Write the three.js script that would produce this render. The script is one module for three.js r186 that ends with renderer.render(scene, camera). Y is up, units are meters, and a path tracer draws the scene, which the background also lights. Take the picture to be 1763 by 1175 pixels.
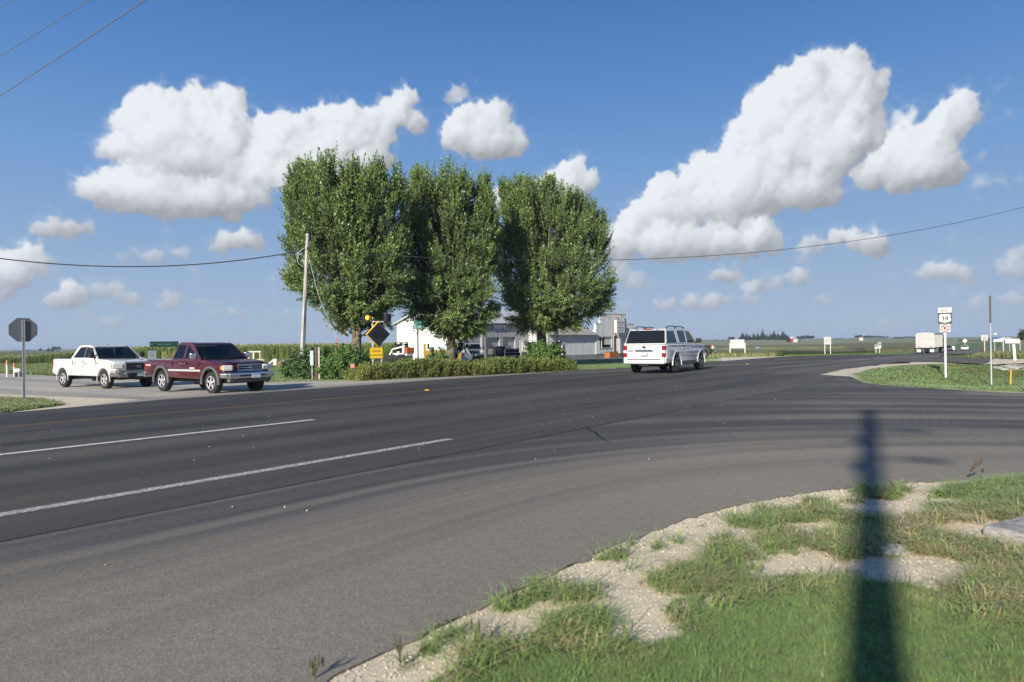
import * as THREE from 'three';
import { mergeGeometries, toCreasedNormals } from 'three/addons/utils/BufferGeometryUtils.js';
import { RoundedBoxGeometry } from 'three/addons/geometries/RoundedBoxGeometry.js';

// ------------------------------------------------------------ camera
const EYE = 1.4, DEG = Math.PI / 180;
const scene = new THREE.Scene();
const camera = new THREE.PerspectiveCamera(53.13, 1024 / 682, 0.05, 9000);
camera.position.set(0, EYE, 0);
camera.lookAt(0, EYE + Math.tan(0.14 * DEG), -1);
camera.rotateZ(-0.75 * DEG);
camera.updateMatrixWorld();

const renderer = new THREE.WebGLRenderer({ antialias: true });
renderer.toneMapping = THREE.LinearToneMapping;
renderer.toneMappingExposure = 1.3;
camera.focus = 30; camera.userData.fStop = 2.4;
renderer.shadowMap.enabled = true;

// ------------------------------------------------------------ sun
const SUN_AZ = 27.5 * DEG, SUN_EL = 23 * DEG;      // the light travels this way across the ground (right of straight ahead)
const sunDir = new THREE.Vector3(-Math.sin(SUN_AZ) * Math.cos(SUN_EL), Math.sin(SUN_EL), Math.cos(SUN_AZ) * Math.cos(SUN_EL));
const sun = new THREE.DirectionalLight(new THREE.Color(1.0, 0.92, 0.80), 5.0);
sun.position.copy(sunDir).multiplyScalar(150);
sun.castShadow = true; sun.shadow.radius = 1.7;
sun.shadow.mapSize.set(4096, 4096);
Object.assign(sun.shadow.camera, { left: -90, right: 90, top: 60, bottom: -60, near: 1, far: 400 });
scene.add(sun, sun.target);

// ------------------------------------------------------------ random numbers and noise
function rng(seed) { let a = seed >>> 0; return () => { a = (a + 0x6d2b79f5) | 0; let t = Math.imul(a ^ (a >>> 15), 1 | a); t = (t + Math.imul(t ^ (t >>> 7), 61 | t)) ^ t; return ((t ^ (t >>> 14)) >>> 0) / 4294967296; }; }
const clamp = (x, a = 0, b = 1) => (x < a ? a : x > b ? b : x);
const lerp = (a, b, t) => a + (b - a) * t;
const sstep = (a, b, x) => { const t = clamp((x - a) / (b - a)); return t * t * (3 - 2 * t); };
const HT = new Float32Array(65536); { const r = rng(77); for (let i = 0; i < 65536; i++) HT[i] = r(); }
const hash2 = (x, y) => HT[(Math.imul(x, 374761393) + Math.imul(y, 668265263) ^ (Math.imul(x, 374761393) >>> 13)) & 65535];
function vnoise(x, y) {
  const xi = Math.floor(x), yi = Math.floor(y), fx = x - xi, fy = y - yi, u = fx * fx * (3 - 2 * fx), v = fy * fy * (3 - 2 * fy);
  const a = hash2(xi, yi), b = hash2(xi + 1, yi), c = hash2(xi, yi + 1), d = hash2(xi + 1, yi + 1);
  return a + (b - a) * u + (c - a) * v + (a - b - c + d) * u * v;
}
function fbm(x, y, o = 4) { let s = 0, a = 0.5, n = 0; for (let i = 0; i < o; i++) { s += a * vnoise(x, y); n += a; x = x * 2.03 + 17.1; y = y * 2.03 + 9.7; a *= 0.5; } return s / n; }
function table(T, x) { if (x <= T[0][0]) return T[0][1]; for (let i = 1; i < T.length; i++) if (x <= T[i][0]) { const t = (x - T[i - 1][0]) / (T[i][0] - T[i - 1][0]); return T[i - 1][1] + (T[i][1] - T[i - 1][1]) * t; } return T[T.length - 1][1]; }

// ------------------------------------------------------------ sky: clear summer blue with fair-weather cumulus
const rayTo = (px, py) => new THREE.Vector3((px - 881.5) / 1175, -(py - 587.5) / 1175, -1).applyQuaternion(camera.quaternion);   // photo pixel -> direction
{
  const SW = 4096, SH = 2048, data = new Float32Array(SW * SH * 4), perDeg = SW / 360;
  const up = [[-90, .22, .30, .42], [0, .385, .485, .625], [2, .37, .48, .635], [5, .325, .455, .645], [9, .25, .40, .645], [14, .18, .345, .64], [20, .112, .265, .575], [27, .070, .192, .475], [40, .042, .13, .36], [90, .020, .07, .225]];
  const grad = (el, k) => { for (let i = 1; i < up.length; i++) if (el <= up[i][0]) { const t = (el - up[i - 1][0]) / (up[i][0] - up[i - 1][0]); return lerp(up[i - 1][k], up[i][k], t); } return up[up.length - 1][k]; };
  // cumulus built from heaped puffs on a patch of sky 100 degrees wide, elevation -1..45
  const BW = Math.round(100 * perDeg), BH = Math.round(46 * perDeg);
  const toB = (px, py) => { const d = rayTo(px, py).normalize(); return [(Math.atan2(d.x, -d.z) / DEG + 50) * perDeg, (Math.asin(d.y) / DEG + 1) * perDeg]; };
  const cov = new Float32Array(BW * BH), hgt = new Float32Array(BW * BH), basey = new Float32Array(BW * BH), thin = new Float32Array(BW * BH);
  const R = rng(5);
  function puff(x, y, r, z, op, by) {
    const R2 = r * 1.15;
    for (let j = Math.max(0, Math.floor(y - R2)); j <= Math.min(BH - 1, y + R2); j++) for (let i = Math.max(0, Math.floor(x - R2)); i <= Math.min(BW - 1, x + R2); i++) {
      const d2 = ((i - x) ** 2 + (j - y) ** 2) / (r * r); if (d2 > 1.32) continue;
      const k = j * BW + i, c = op * clamp(1.32 - d2, 0, 1);
      cov[k] = Math.max(cov[k], c) + 0.12 * c;
      const h = z + r * Math.sqrt(Math.max(0, 1 - d2 / 1.32)); if (h > hgt[k]) { hgt[k] = h; basey[k] = by; }
    }
  }
  function cloud(list, op = 1, billow = 1) {
    const pts = list.map(([x, y, r]) => { const [a, b] = toB(x, y); return [a, b, r / 1175 / DEG * perDeg * .97]; });
    for (const [x, y, r] of pts) {
      let by = 1e9; for (const q of pts) if (Math.abs(q[0] - x) < q[2] * 1.3 + r) by = Math.min(by, q[1] - q[2] * .8);
      const z = r * .3;
      puff(x, y, r * .93, z, op, by);
      const n = Math.round((5 + r * .7) * billow);
      for (let i = 0; i < n; i++) {
        const a = R() * Math.PI * 2, q = r * (.35 + .6 * R()), cr = r * (.22 + .25 * R()), dx = Math.cos(a) * q, dy = Math.sin(a) * q * (Math.sin(a) < 0 ? .7 : 1);
        puff(x + dx, y + dy, cr, z + Math.sqrt(Math.max(0, r * r - q * q)) * .75, op, by);
        for (let k = 0; k < 3; k++) { const a2 = R() * 6.283, q2 = cr * (.5 + .5 * R()); puff(x + dx + Math.cos(a2) * q2, y + dy + Math.sin(a2) * q2, cr * (.3 + .25 * R()), z + Math.sqrt(Math.max(0, r * r - q * q)) * .75 + cr * .5, op * .9, by); }
      }
    }
  }
  cloud([[255, 212, 46], [300, 205, 42], [350, 197, 36], [392, 180, 28], [405, 168, 18], [240, 252, 40], [300, 258, 56], [360, 250, 54], [410, 240, 38], [452, 248, 36]]);
  cloud([[510, 232, 40], [560, 218, 32], [600, 232, 40], [650, 218, 34], [684, 190, 28], [706, 166, 15], [716, 212, 20], [640, 262, 34]], .95);
  cloud([[560, 275, 44], [480, 285, 50], [415, 292, 44], [620, 280, 36], [440, 335, 34]], .6, .5);
  cloud([[190, 322, 33], [235, 325, 42], [290, 328, 46], [340, 332, 46], [385, 340, 36], [165, 340, 14]]);
  cloud([[785, 160, 16], [802, 153, 9], [772, 166, 9]], .55);
  cloud([[810, 222, 42], [845, 212, 36], [835, 240, 40], [880, 243, 29], [788, 236, 26], [860, 252, 26]]);
  cloud([[985, 305, 28], [1010, 312, 22], [955, 310, 22], [975, 330, 28], [865, 350, 24], [930, 330, 24]]);
  cloud([[1440, 128, 36], [1402, 132, 34], [1357, 148, 30], [1478, 114, 20], [1320, 182, 36], [1300, 222, 36], [1380, 180, 56], [1450, 178, 50], [1498, 160, 26], [1522, 132, 9], [1345, 240, 60], [1420, 236, 60], [1472, 222, 36], [1290, 272, 42], [1252, 292, 36], [1310, 310, 56], [1380, 308, 52], [1412, 322, 30], [1205, 320, 40], [1155, 345, 40], [1240, 345, 44], [1310, 340, 36], [1115, 372, 34], [1170, 365, 36]], 1.05);
  cloud([[1085, 400, 32], [1076, 428, 24], [1130, 418, 36], [1190, 418, 34], [1250, 412, 32], [1300, 406, 30], [1325, 420, 20], [1280, 428, 22], [1225, 432, 18], [1030, 430, 26]]);
  cloud([[1500, 295, 28], [1540, 275, 36], [1590, 280, 40], [1630, 295, 24], [1560, 298, 34], [1570, 250, 30], [1640, 210, 30], [1660, 190, 24], [1674, 205, 14]], .92);
  cloud([[1600, 232, 22], [1555, 202, 17], [1500, 228, 22], [1530, 225, 16], [1475, 235, 20]], .5);
  cloud([[1390, 420, 13], [1412, 425, 11]], .8); cloud([[1440, 412, 14], [1470, 414, 17], [1505, 422, 19], [1525, 426, 10]], .85);
  cloud([[62, 394, 11], [90, 389, 15], [125, 391, 15], [155, 397, 10]], .8); cloud([[385, 417, 17], [420, 412, 19], [443, 420, 12], [365, 425, 8]], .75); cloud([[268, 440, 13], [310, 437, 13], [252, 446, 8]], .6);
  cloud([[30, 452, 24], [60, 443, 16], [10, 468, 25], [5, 500, 14], [40, 470, 16]], .9); cloud([[105, 512, 17], [122, 500, 17], [90, 522, 12], [132, 516, 11]], .8);
  cloud([[230, 515, 12], [236, 522, 8]], .75); cloud([[300, 516, 9], [305, 523, 6]], .65); cloud([[358, 540, 9], [372, 537, 7]], .6); cloud([[402, 537, 10], [418, 540, 6]], .7); cloud([[493, 537, 9], [480, 541, 6], [520, 542, 8]], .55); cloud([[470, 485, 7], [470, 510, 8]], .45); cloud([[285, 400, 7]], .35); cloud([[205, 442, 8]], .4);
  cloud([[1245, 474, 15], [1222, 480, 8], [1262, 470, 10]], .7); cloud([[1375, 478, 14], [1396, 485, 8], [1358, 476, 7]], .75); cloud([[1090, 490, 14], [1122, 493, 8]], .55); cloud([[1288, 495, 12], [1284, 515, 9], [1300, 520, 9]], .7);
  cloud([[1150, 524, 14], [1190, 521, 16], [1230, 521, 16], [1252, 521, 9], [1128, 526, 9]], .7); cloud([[1600, 470, 13], [1630, 468, 15], [1662, 475, 13], [1580, 474, 8]], .7); cloud([[1637, 417, 8]], .4); cloud([[1078, 529, 10]], .5); cloud([[1690, 520, 13], [1675, 522, 9]], .5); cloud([[1536, 479, 8]], .5); cloud([[1637, 510, 8]], .45);
  cloud([[1690, 320, 13], [1710, 313, 9], [1675, 342, 10], [1745, 315, 14]], .32); cloud([[1690, 272, 10], [1694, 280, 7]], .35); cloud([[1720, 155, 9], [1712, 165, 6]], .25); cloud([[1745, 195, 10]], .2); cloud([[1735, 255, 6]], .25); cloud([[40, 412, 10], [75, 414, 8]], .3); cloud([[820, 505, 14], [835, 485, 9]], .4);
  cloud([[-90, 470, 30], [-60, 440, 26], [-130, 450, 30]], .9); cloud([[1850, 420, 30], [1900, 405, 34], [1950, 425, 24]], .85); cloud([[-260, 250, 60], [-200, 230, 50], [-320, 270, 60], [-160, 262, 34]]); cloud([[2150, 230, 60], [2090, 260, 50], [2220, 250, 60], [2040, 280, 30]]);
  for (let i = 0; i < 95; i++) { const x = -100 + 1960 * R(), y = 430 + 130 * R(), s = (5 + 9 * R()) * (1.2 - (y - 430) / 260), n = 1 + Math.floor(R() * 3), o = .32 + .4 * R(); cloud([...Array(n)].map((_, k) => [x + k * s * 1.3, y + (R() - .5) * s * .4, s * (.7 + .4 * R())]), o, .6); }   // scraps of cloud low over the fields
  // soft relief: blur the heap heights, light them from the sun's side
  function blur(src, r) { const t = new Float32Array(BW * BH), o = new Float32Array(BW * BH); for (let j = 0; j < BH; j++) { let s = 0; for (let i = -r; i < BW; i++) { if (i + r < BW) s += src[j * BW + i + r]; if (i - r - 1 >= 0) s -= src[j * BW + i - r - 1]; if (i >= 0) t[j * BW + i] = s / (2 * r + 1); } } for (let i = 0; i < BW; i++) { let s = 0; for (let j = -r; j < BH; j++) { if (j + r < BH) s += t[(j + r) * BW + i]; if (j - r - 1 >= 0) s -= t[(j - r - 1) * BW + i]; if (j >= 0) o[j * BW + i] = s / (2 * r + 1); } } return o; }
  const h1 = blur(blur(hgt, 1), 1), h2 = blur(blur(hgt, 6), 6), c1 = blur(cov, 1), c2 = blur(blur(cov, 5), 5), b1 = blur(blur(basey, 4), 4), b0 = blur(blur(basey.map((v) => (v > 0 ? 1 : 0)), 4), 4);
  const alpha = new Float32Array(BW * BH), lum = new Float32Array(BW * BH);
  for (let j = 1; j < BH - 1; j++) for (let i = 1; i < BW - 1; i++) {
    if (c2[j * BW + i] < .004) continue;
    const wx = (fbm(i * .11, j * .11, 4) - .5) * 8 + (fbm(i * .35 + 50, j * .35, 3) - .5) * 4, wy = (fbm(i * .11 + 31, j * .11 + 7, 4) - .5) * 8 + (fbm(i * .35, j * .35 + 40, 3) - .5) * 4;
    const x = clamp(i + wx, 2, BW - 3), y = clamp(j + wy, 2, BH - 3), xi = Math.floor(x), yi = Math.floor(y), fx = x - xi, fy = y - yi;
    const bil = (A) => lerp(lerp(A[yi * BW + xi], A[yi * BW + xi + 1], fx), lerp(A[(yi + 1) * BW + xi], A[(yi + 1) * BW + xi + 1], fx), fy);
    const c = bil(c1), soft = bil(c2), n = fbm(i * .16 + 9, j * .16, 4);
    const fray = sstep(.04, .95, c * .85 + soft * .45 + (n - .5) * 1.05);
    alpha[j * BW + i] = clamp(Math.max(fray * (.25 + .75 * clamp(soft * 1.4)), .30 * sstep(.03, .5, soft) * sstep(.3, .75, n)));
    const k = yi * BW + xi, gx = (h1[k + 1] - h1[k - 1]) * .5, gy = (h1[k + BW] - h1[k - BW]) * .5, GX = (h2[k + 1] - h2[k - 1]) * .5, GY = (h2[k + BW] - h2[k - BW]) * .5;
    const nx = -(gx * .42 + GX * 1.0), ny = -(gy * .42 + GY * 1.0), nl = 1 / Math.hypot(nx, ny, 1), L = (nx * -.55 + ny * .55 + .62) * nl;
    const base = b0[k] > .05 ? b1[k] / b0[k] : j, rise = clamp((j - base) / 24);
    lum[j * BW + i] = clamp(.50 + .40 * L * (.45 + .55 * rise) + .20 * sstep(0, 1, rise) + (n - .5) * .12, .4, 1.04);
  }
  for (let j = 0; j < SH; j++) {
    const el = (j + .5) / SH * 180 - 90;
    for (let i = 0; i < SW; i++) {
      const o = (j * SW + i) * 4, az = ((i + .5) / SW - .5) * 360;      // atan2(z, x)
      let r = grad(el, 1), g = grad(el, 2), b = grad(el, 3);
      if (el > -1 && el < 44) {
        let a = az + 90; a = ((a + 180) % 360 + 360) % 360 - 180;         // 0 = straight ahead, positive to the right
        const flip = a > 50 && a <= 130 || a < -50 && a >= -130, behind = Math.abs(a) > 130;   // the same fair-weather sky all round
        const aa = flip ? Math.sign(a) * 90 - a : behind ? (a > 0 ? a - 180 : a + 180) : a;
        const bx = Math.round((aa + 50) * perDeg), byy = Math.round((el + 1) * perDeg), k = byy * BW + bx;
        const edge = flip ? 1 - sstep(34, 40, Math.abs(aa)) : 1;
        if (bx >= 0 && bx < BW && alpha[k] > 0) {
          const q = alpha[k] * edge, l = lum[k], hz = sstep(9, 0, el) * .28;      // low clouds drown in the air before them
          r = lerp(r, lerp(.80 * l, r, hz), q); g = lerp(g, lerp(.83 * l + .005, g, hz), q); b = lerp(b, lerp(.855 * l + .03, b, hz), q);
        }
      }
      data[o] = r * .77; data[o + 1] = g * .77; data[o + 2] = b * .77; data[o + 3] = 1;
    }
  }
  const t = new THREE.DataTexture(data, SW, SH, THREE.RGBAFormat, THREE.FloatType);
  t.mapping = THREE.EquirectangularReflectionMapping; t.magFilter = t.minFilter = THREE.LinearFilter; t.needsUpdate = true;
  scene.background = t; scene.environment = t;
}
// ------------------------------------------------------------ lie of the land
// u runs along the highway (away to the right), w across it (to the left and away); metres
const UX = Math.sin(39 * DEG), UZ = Math.cos(39 * DEG);
const xz = (u, w) => [u * UX - w * UZ, -(u * UZ + w * UX)];
const uw = (x, z) => [x * UX - z * UZ, -x * UZ - z * UX];
const HW = [[-400, 0], [14.8, 0], [22.8, -.2], [33, -.38], [52, -.46], [80, -.52], [200, -.6], [2000, -.6]];
const HU = [[-400, 0], [62, 0], [122, -1.1], [234, -2.3], [370, -2.6], [700, -1.6], [1500, -.3], [5000, 0]];
const SHIFT = [[-400, 0], [64, 0], [90, 1], [122, 3], [234, 9], [370, 12.5], [700, 16]];   // the highway bends a little to the left far off
function H(x, z) {
  const [u, w] = uw(x, z);
  const far = Math.hypot(x, z);
  let h = table(HW, w) + table(HU, u) * sstep(-140, -40, w) ;
  h -= .72 * sstep(22, 34, u) * sstep(50, 41, u) * sstep(6.0, 2.4, w) * sstep(-40, -8, w);      // the ditch beside the side road
  if (far > 180) h += (fbm(x * .004 + 3, z * .004, 2) - .45) * 3.0 * sstep(180, 600, far) * sstep(18, 60, Math.abs(w - 12));
  return h;
}
const at = (px, py, d) => { const r = rayTo(px, py); return new THREE.Vector3(0, EYE, 0).addScaledVector(r, d / -r.z); };
function foot(px, py, d) { const p = at(px, py, d); p.y = H(p.x, p.z); return p; }                // stands on the ground at distance d
function gnd(px, py) { const r = rayTo(px, py); let t = .5; for (let i = 0; i < 4000; i++) { const s = t * 1.004 + .002; if (EYE + r.y * s < H(r.x * s, r.z * s)) break; t = s; } return new THREE.Vector3(r.x * t, H(r.x * t, r.z * t), r.z * t); }
const facing = (p) => Math.atan2(-p.x, -p.z);                                                   // turn that makes +z look at the viewpoint
const along = (deg) => (90 - deg) * DEG;                                                        // turn for +x to point this many degrees right of straight ahead

// ------------------------------------------------------------ naming
const taken = {};
function numbered(n) { n = n.replace(/_\d{3}$/, ''); if (!(n in taken)) { taken[n] = 0; return n; } taken[n]++; return n + '_' + String(taken[n]).padStart(3, '0'); }
function tag(o, label, category, group) { o.userData.label = label; o.userData.category = category; if (group) o.userData.group = group; return o; }
function thing(name, label, category, p, turn = 0, group) { const o = new THREE.Group(); o.name = numbered(name); scene.add(o); if (p) o.position.copy(p); o.rotation.y = turn; return tag(o, label, category, group); }
function part(name, geo, mat, parent, label) { const m = new THREE.Mesh(geo, mat); m.name = name; parent.add(m); if (label) m.userData.label = label; return m; }
function struct(name, geo, mat) { const m = new THREE.Mesh(geo, mat); m.name = numbered(name); m.userData.kind = 'structure'; scene.add(m); return m; }
function stuffOf(name, geo, mat, mats, cols, parent) {
  const im = new THREE.InstancedMesh(geo, mat, mats.length);
  mats.forEach((m, i) => im.setMatrixAt(i, m));
  if (cols) cols.forEach((c, i) => im.setColorAt(i, c));
  im.name = parent ? name : numbered(name); im.userData.kind = 'stuff'; (parent || scene).add(im); return im;
}
function copyOf(o, p, turn, label) { const c = o.clone(); c.name = numbered(o.name); c.userData = { ...o.userData }; if (label) c.userData.label = label; c.position.copy(p); c.rotation.y = turn; scene.add(c); return c; }

// ------------------------------------------------------------ geometry helpers
function mg(list) {
  return mergeGeometries(list.filter(Boolean).map((g) => { g = g.index ? g.toNonIndexed() : g; for (const k of Object.keys(g.attributes)) if (!['position', 'normal', 'uv'].includes(k)) g.deleteAttribute(k); if (!g.attributes.uv) g.setAttribute('uv', new THREE.BufferAttribute(new Float32Array(g.attributes.position.count * 2), 2)); g.morphAttributes = {}; g.groups = []; return g; }));
}
const box = (w, h, d, x = 0, y = 0, z = 0, ry = 0, rz = 0, rx = 0) => { const g = new THREE.BoxGeometry(w, h, d); if (rx) g.rotateX(rx); if (rz) g.rotateZ(rz); if (ry) g.rotateY(ry); return g.translate(x, y, z); };
const rbox = (w, h, d, r, x = 0, y = 0, z = 0, rz = 0, ry = 0) => { const g = new RoundedBoxGeometry(w, h, d, 2, r); if (rz) g.rotateZ(rz); if (ry) g.rotateY(ry); return g.translate(x, y, z); };
function cyl(r1, r2, h, x = 0, y = 0, z = 0, axis = 'y', seg = 14) { const g = new THREE.CylinderGeometry(r1, r2, h, seg); if (axis === 'x') g.rotateZ(Math.PI / 2); if (axis === 'z') g.rotateX(Math.PI / 2); return g.translate(x, y, z); }
const V = (x, y, z) => new THREE.Vector3(x, y, z);
function bar(a, b, r, r2 = r, seg = 8) { const d = b.clone().sub(a), g = new THREE.CylinderGeometry(r2, r, d.length(), seg); g.applyQuaternion(new THREE.Quaternion().setFromUnitVectors(V(0, 1, 0), d.clone().normalize())); return g.translate((a.x + b.x) / 2, (a.y + b.y) / 2, (a.z + b.z) / 2); }
function beam(a, b, w, h) { const d = b.clone().sub(a), g = new THREE.BoxGeometry(w, d.length(), h); g.applyQuaternion(new THREE.Quaternion().setFromUnitVectors(V(0, 1, 0), d.clone().normalize())); return g.translate((a.x + b.x) / 2, (a.y + b.y) / 2, (a.z + b.z) / 2); }
function tube(pts, r, seg = 24, rs = 6) { return new THREE.TubeGeometry(new THREE.CatmullRomCurve3(pts), seg, r, rs); }
function poly(pts, holes) { const s = new THREE.Shape(pts.map((p) => new THREE.Vector2(p[0], p[1]))); if (holes) for (const h of holes) s.holes.push(new THREE.Path(h.map((p) => new THREE.Vector2(p[0], p[1])))); return s; }
function slab(pts, depth, z = 0, holes, bevel = 0) { return new THREE.ExtrudeGeometry(poly(pts, holes), { depth: depth - 2 * bevel, bevelEnabled: bevel > 0, bevelSize: bevel, bevelThickness: bevel, bevelOffset: -bevel, bevelSegments: 2, curveSegments: 8 }).translate(0, 0, z + bevel); }
const rect = (x0, y0, x1, y1) => [[x0, y0], [x1, y0], [x1, y1], [x0, y1]];

// ------------------------------------------------------------ materials
const col = (r, g, b) => new THREE.Color().setRGB(r, g, b);
const std = (c, rough = .8, o = {}) => new THREE.MeshStandardMaterial({ color: Array.isArray(c) ? col(...c) : c, roughness: rough, ...o });
function tileTex(n, fn, repeat = 1) { const d = new Uint8Array(n * n * 4); for (let y = 0; y < n; y++) for (let x = 0; x < n; x++) { const v = fn(x, y), o = (y * n + x) * 4; d[o] = clamp(v[0]) * 255; d[o + 1] = clamp(v[1]) * 255; d[o + 2] = clamp(v[2]) * 255; d[o + 3] = 255; } const t = new THREE.DataTexture(d, n, n); t.wrapS = t.wrapT = THREE.RepeatWrapping; t.magFilter = t.minFilter = THREE.LinearFilter; t.repeat.set(repeat, repeat); t.needsUpdate = true; return t; }
function tileNoise(n, seed) { const r = rng(seed), G = {}; return (x, y, cells) => { const k = cells; if (!G[k]) { G[k] = new Float32Array(k * k).map(() => r()); } const A = G[k], fx = x / n * k, fy = y / n * k, xi = Math.floor(fx), yi = Math.floor(fy), u = fx - xi, v = fy - yi, q = (i, j) => A[((j + k) % k) * k + (i + k) % k]; const s = u * u * (3 - 2 * u), t = v * v * (3 - 2 * v); return lerp(lerp(q(xi, yi), q(xi + 1, yi), s), lerp(q(xi, yi + 1), q(xi + 1, yi + 1), s), t); }; }
function stones(n, count, rmin, rmax, seed) {      // tiling height and tone of packed small stones
  const h = new Float32Array(n * n), tone = new Float32Array(n * n).fill(.35), r = rng(seed);
  for (let i = 0; i < count; i++) { const cx = r() * n, cy = r() * n, q = rmin + (rmax - rmin) * r() ** 2, t = .3 + .7 * r(), st = .75 + .5 * r(); for (let y = -Math.ceil(q); y <= q; y++) for (let x = -Math.ceil(q); x <= q; x++) { const d = (x * x * st + y * y / st) / (q * q); if (d < 1) { const k = ((Math.floor(cy + y) + n) % n) * n + (Math.floor(cx + x) + n) % n, z = q / rmax * Math.sqrt(1 - d); if (z > h[k]) { h[k] = z; tone[k] = t * (.75 + .25 * z); } } } }
  return { h, tone };
}
const A = stones(512, 26000, 2, 5.5, 11), an = tileNoise(512, 3);
const asphaltMap = tileTex(512, (x, y) => { const k = y * 512 + x, v = .62 + .8 * (A.tone[k] - .5) + .06 * (an(x, y, 8) - .5) + .12 * (an(x, y, 32) - .5) + (A.tone[k] > .93 ? .22 : 0); return [v * 1.04, v, v * .92]; });
const asphaltBump = tileTex(512, (x, y) => { const v = A.h[y * 512 + x]; return [v, v, v]; });
const G = stones(512, 9000, 3, 11, 12);
const gravelMap = tileTex(512, (x, y) => { const k = y * 512 + x, v = .60 + .55 * (G.tone[k] - .5) + .12 * (an(x, y, 16) - .5); return [v * 1.03, v, v * .93]; });
const gravelBump = tileTex(512, (x, y) => { const v = G.h[y * 512 + x]; return [v, v, v]; });
const soilMap = tileTex(512, (x, y) => { const v = .6 + .4 * (an(x, y, 16) - .5) + .35 * (an(x, y, 64) - .5) + .3 * (an(x, y, 128) - .5); return [v, v, v]; });
const soilBump = tileTex(512, (x, y) => { const v = .5 * an(x, y, 64) + .5 * an(x, y, 128); return [v, v, v]; });
// a sheet over a grid of (i, j); fn gives {x, z, y, c:[r,g,b]}
function sheet(n, m, fn, uvs = 1) {
  const pos = new Float32Array(n * m * 3), cl = new Float32Array(n * m * 3), uv = new Float32Array(n * m * 2), idx = [];
  for (let j = 0; j < m; j++) for (let i = 0; i < n; i++) { const q = fn(i, j), k = j * n + i; pos.set([q.x, q.y, q.z], k * 3); cl.set(q.c, k * 3); uv.set([q.x * uvs, q.z * uvs], k * 2); }
  const e = (k) => [pos[k * 3], pos[k * 3 + 2]];
  for (let j = 0; j < m - 1; j++) for (let i = 0; i < n - 1; i++) { const a = j * n + i, b = a + 1, c = a + n, d = c + 1; idx.push(a, b, d, a, d, c); }
  // faces look up
  const [ax, az] = e(idx[0]), [bx, bz] = e(idx[1]), [cx, cz] = e(idx[2]);
  if ((bx - ax) * (cz - az) - (bz - az) * (cx - ax) > 0) for (let i = 0; i < idx.length; i += 3) { const t = idx[i]; idx[i] = idx[i + 1]; idx[i + 1] = t; }
  const g = new THREE.BufferGeometry(); g.setAttribute('position', new THREE.BufferAttribute(pos, 3)); g.setAttribute('color', new THREE.BufferAttribute(cl, 3)); g.setAttribute('uv', new THREE.BufferAttribute(uv, 2)); g.setIndex(idx); g.computeVertexNormals(); return g;
}
// ------------------------------------------------------------ ground and roads
scene.fog = new THREE.FogExp2(new THREE.Color().setRGB(.60, .74, .95), .00024);       // summer haze over the fields
// how far a point lies inside the pavement from the near kerbless edge (metres, positive on the asphalt)
function nearS(u, w) { if (w < -3.1) return u > 4 ? u - 9.5 : -99; if (u <= 4) return w - 2.4; return Math.hypot(u - 4, w + 3.1) - 5.5; }
const nearPt = (t) => { // t metres along the near edge, 0 where the curve starts
  if (t < 0) return [4 + t, 2.4]; const L = 5.5 * Math.PI / 2; if (t < L) { const a = t / 5.5; return [4 + 5.5 * Math.sin(a), -3.1 + 5.5 * Math.cos(a)]; } return [9.5, -3.1 - (t - L)];
};
const ARC = 5.5 * Math.PI / 2;
const farPts = [[4, 6.02]]; for (let u = 5; u <= 27; u++) farPts.push([u, 6.02]); for (let a = 84; a >= 0; a -= 6) farPts.push([28.2 - 7.5 * Math.cos(a * DEG), -.5 + 7.5 * Math.sin(a * DEG) * .9]); farPts.push([20.7, -3.1]);
const farLen = [0]; for (let i = 1; i < farPts.length; i++) farLen.push(farLen[i - 1] + Math.hypot(farPts[i][0] - farPts[i - 1][0], farPts[i][1] - farPts[i - 1][1]));
function farAt(f) { const L = f * farLen[farLen.length - 1]; let i = 1; while (i < farLen.length - 1 && farLen[i] < L) i++; const t = (L - farLen[i - 1]) / (farLen[i] - farLen[i - 1]); return [lerp(farPts[i - 1][0], farPts[i][0], t), lerp(farPts[i - 1][1], farPts[i][1], t)]; }
const farEdge = (t) => (t < 0 ? [4 + t, 6.02] : t < ARC ? farAt(t / ARC) : [20.7, -3.1 - (t - ARC)]);
const roadMat = new THREE.MeshStandardMaterial({ vertexColors: true, roughness: .86, map: asphaltMap, bumpMap: asphaltBump, bumpScale: .0012 });
const TX = 1 / .5;

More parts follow.
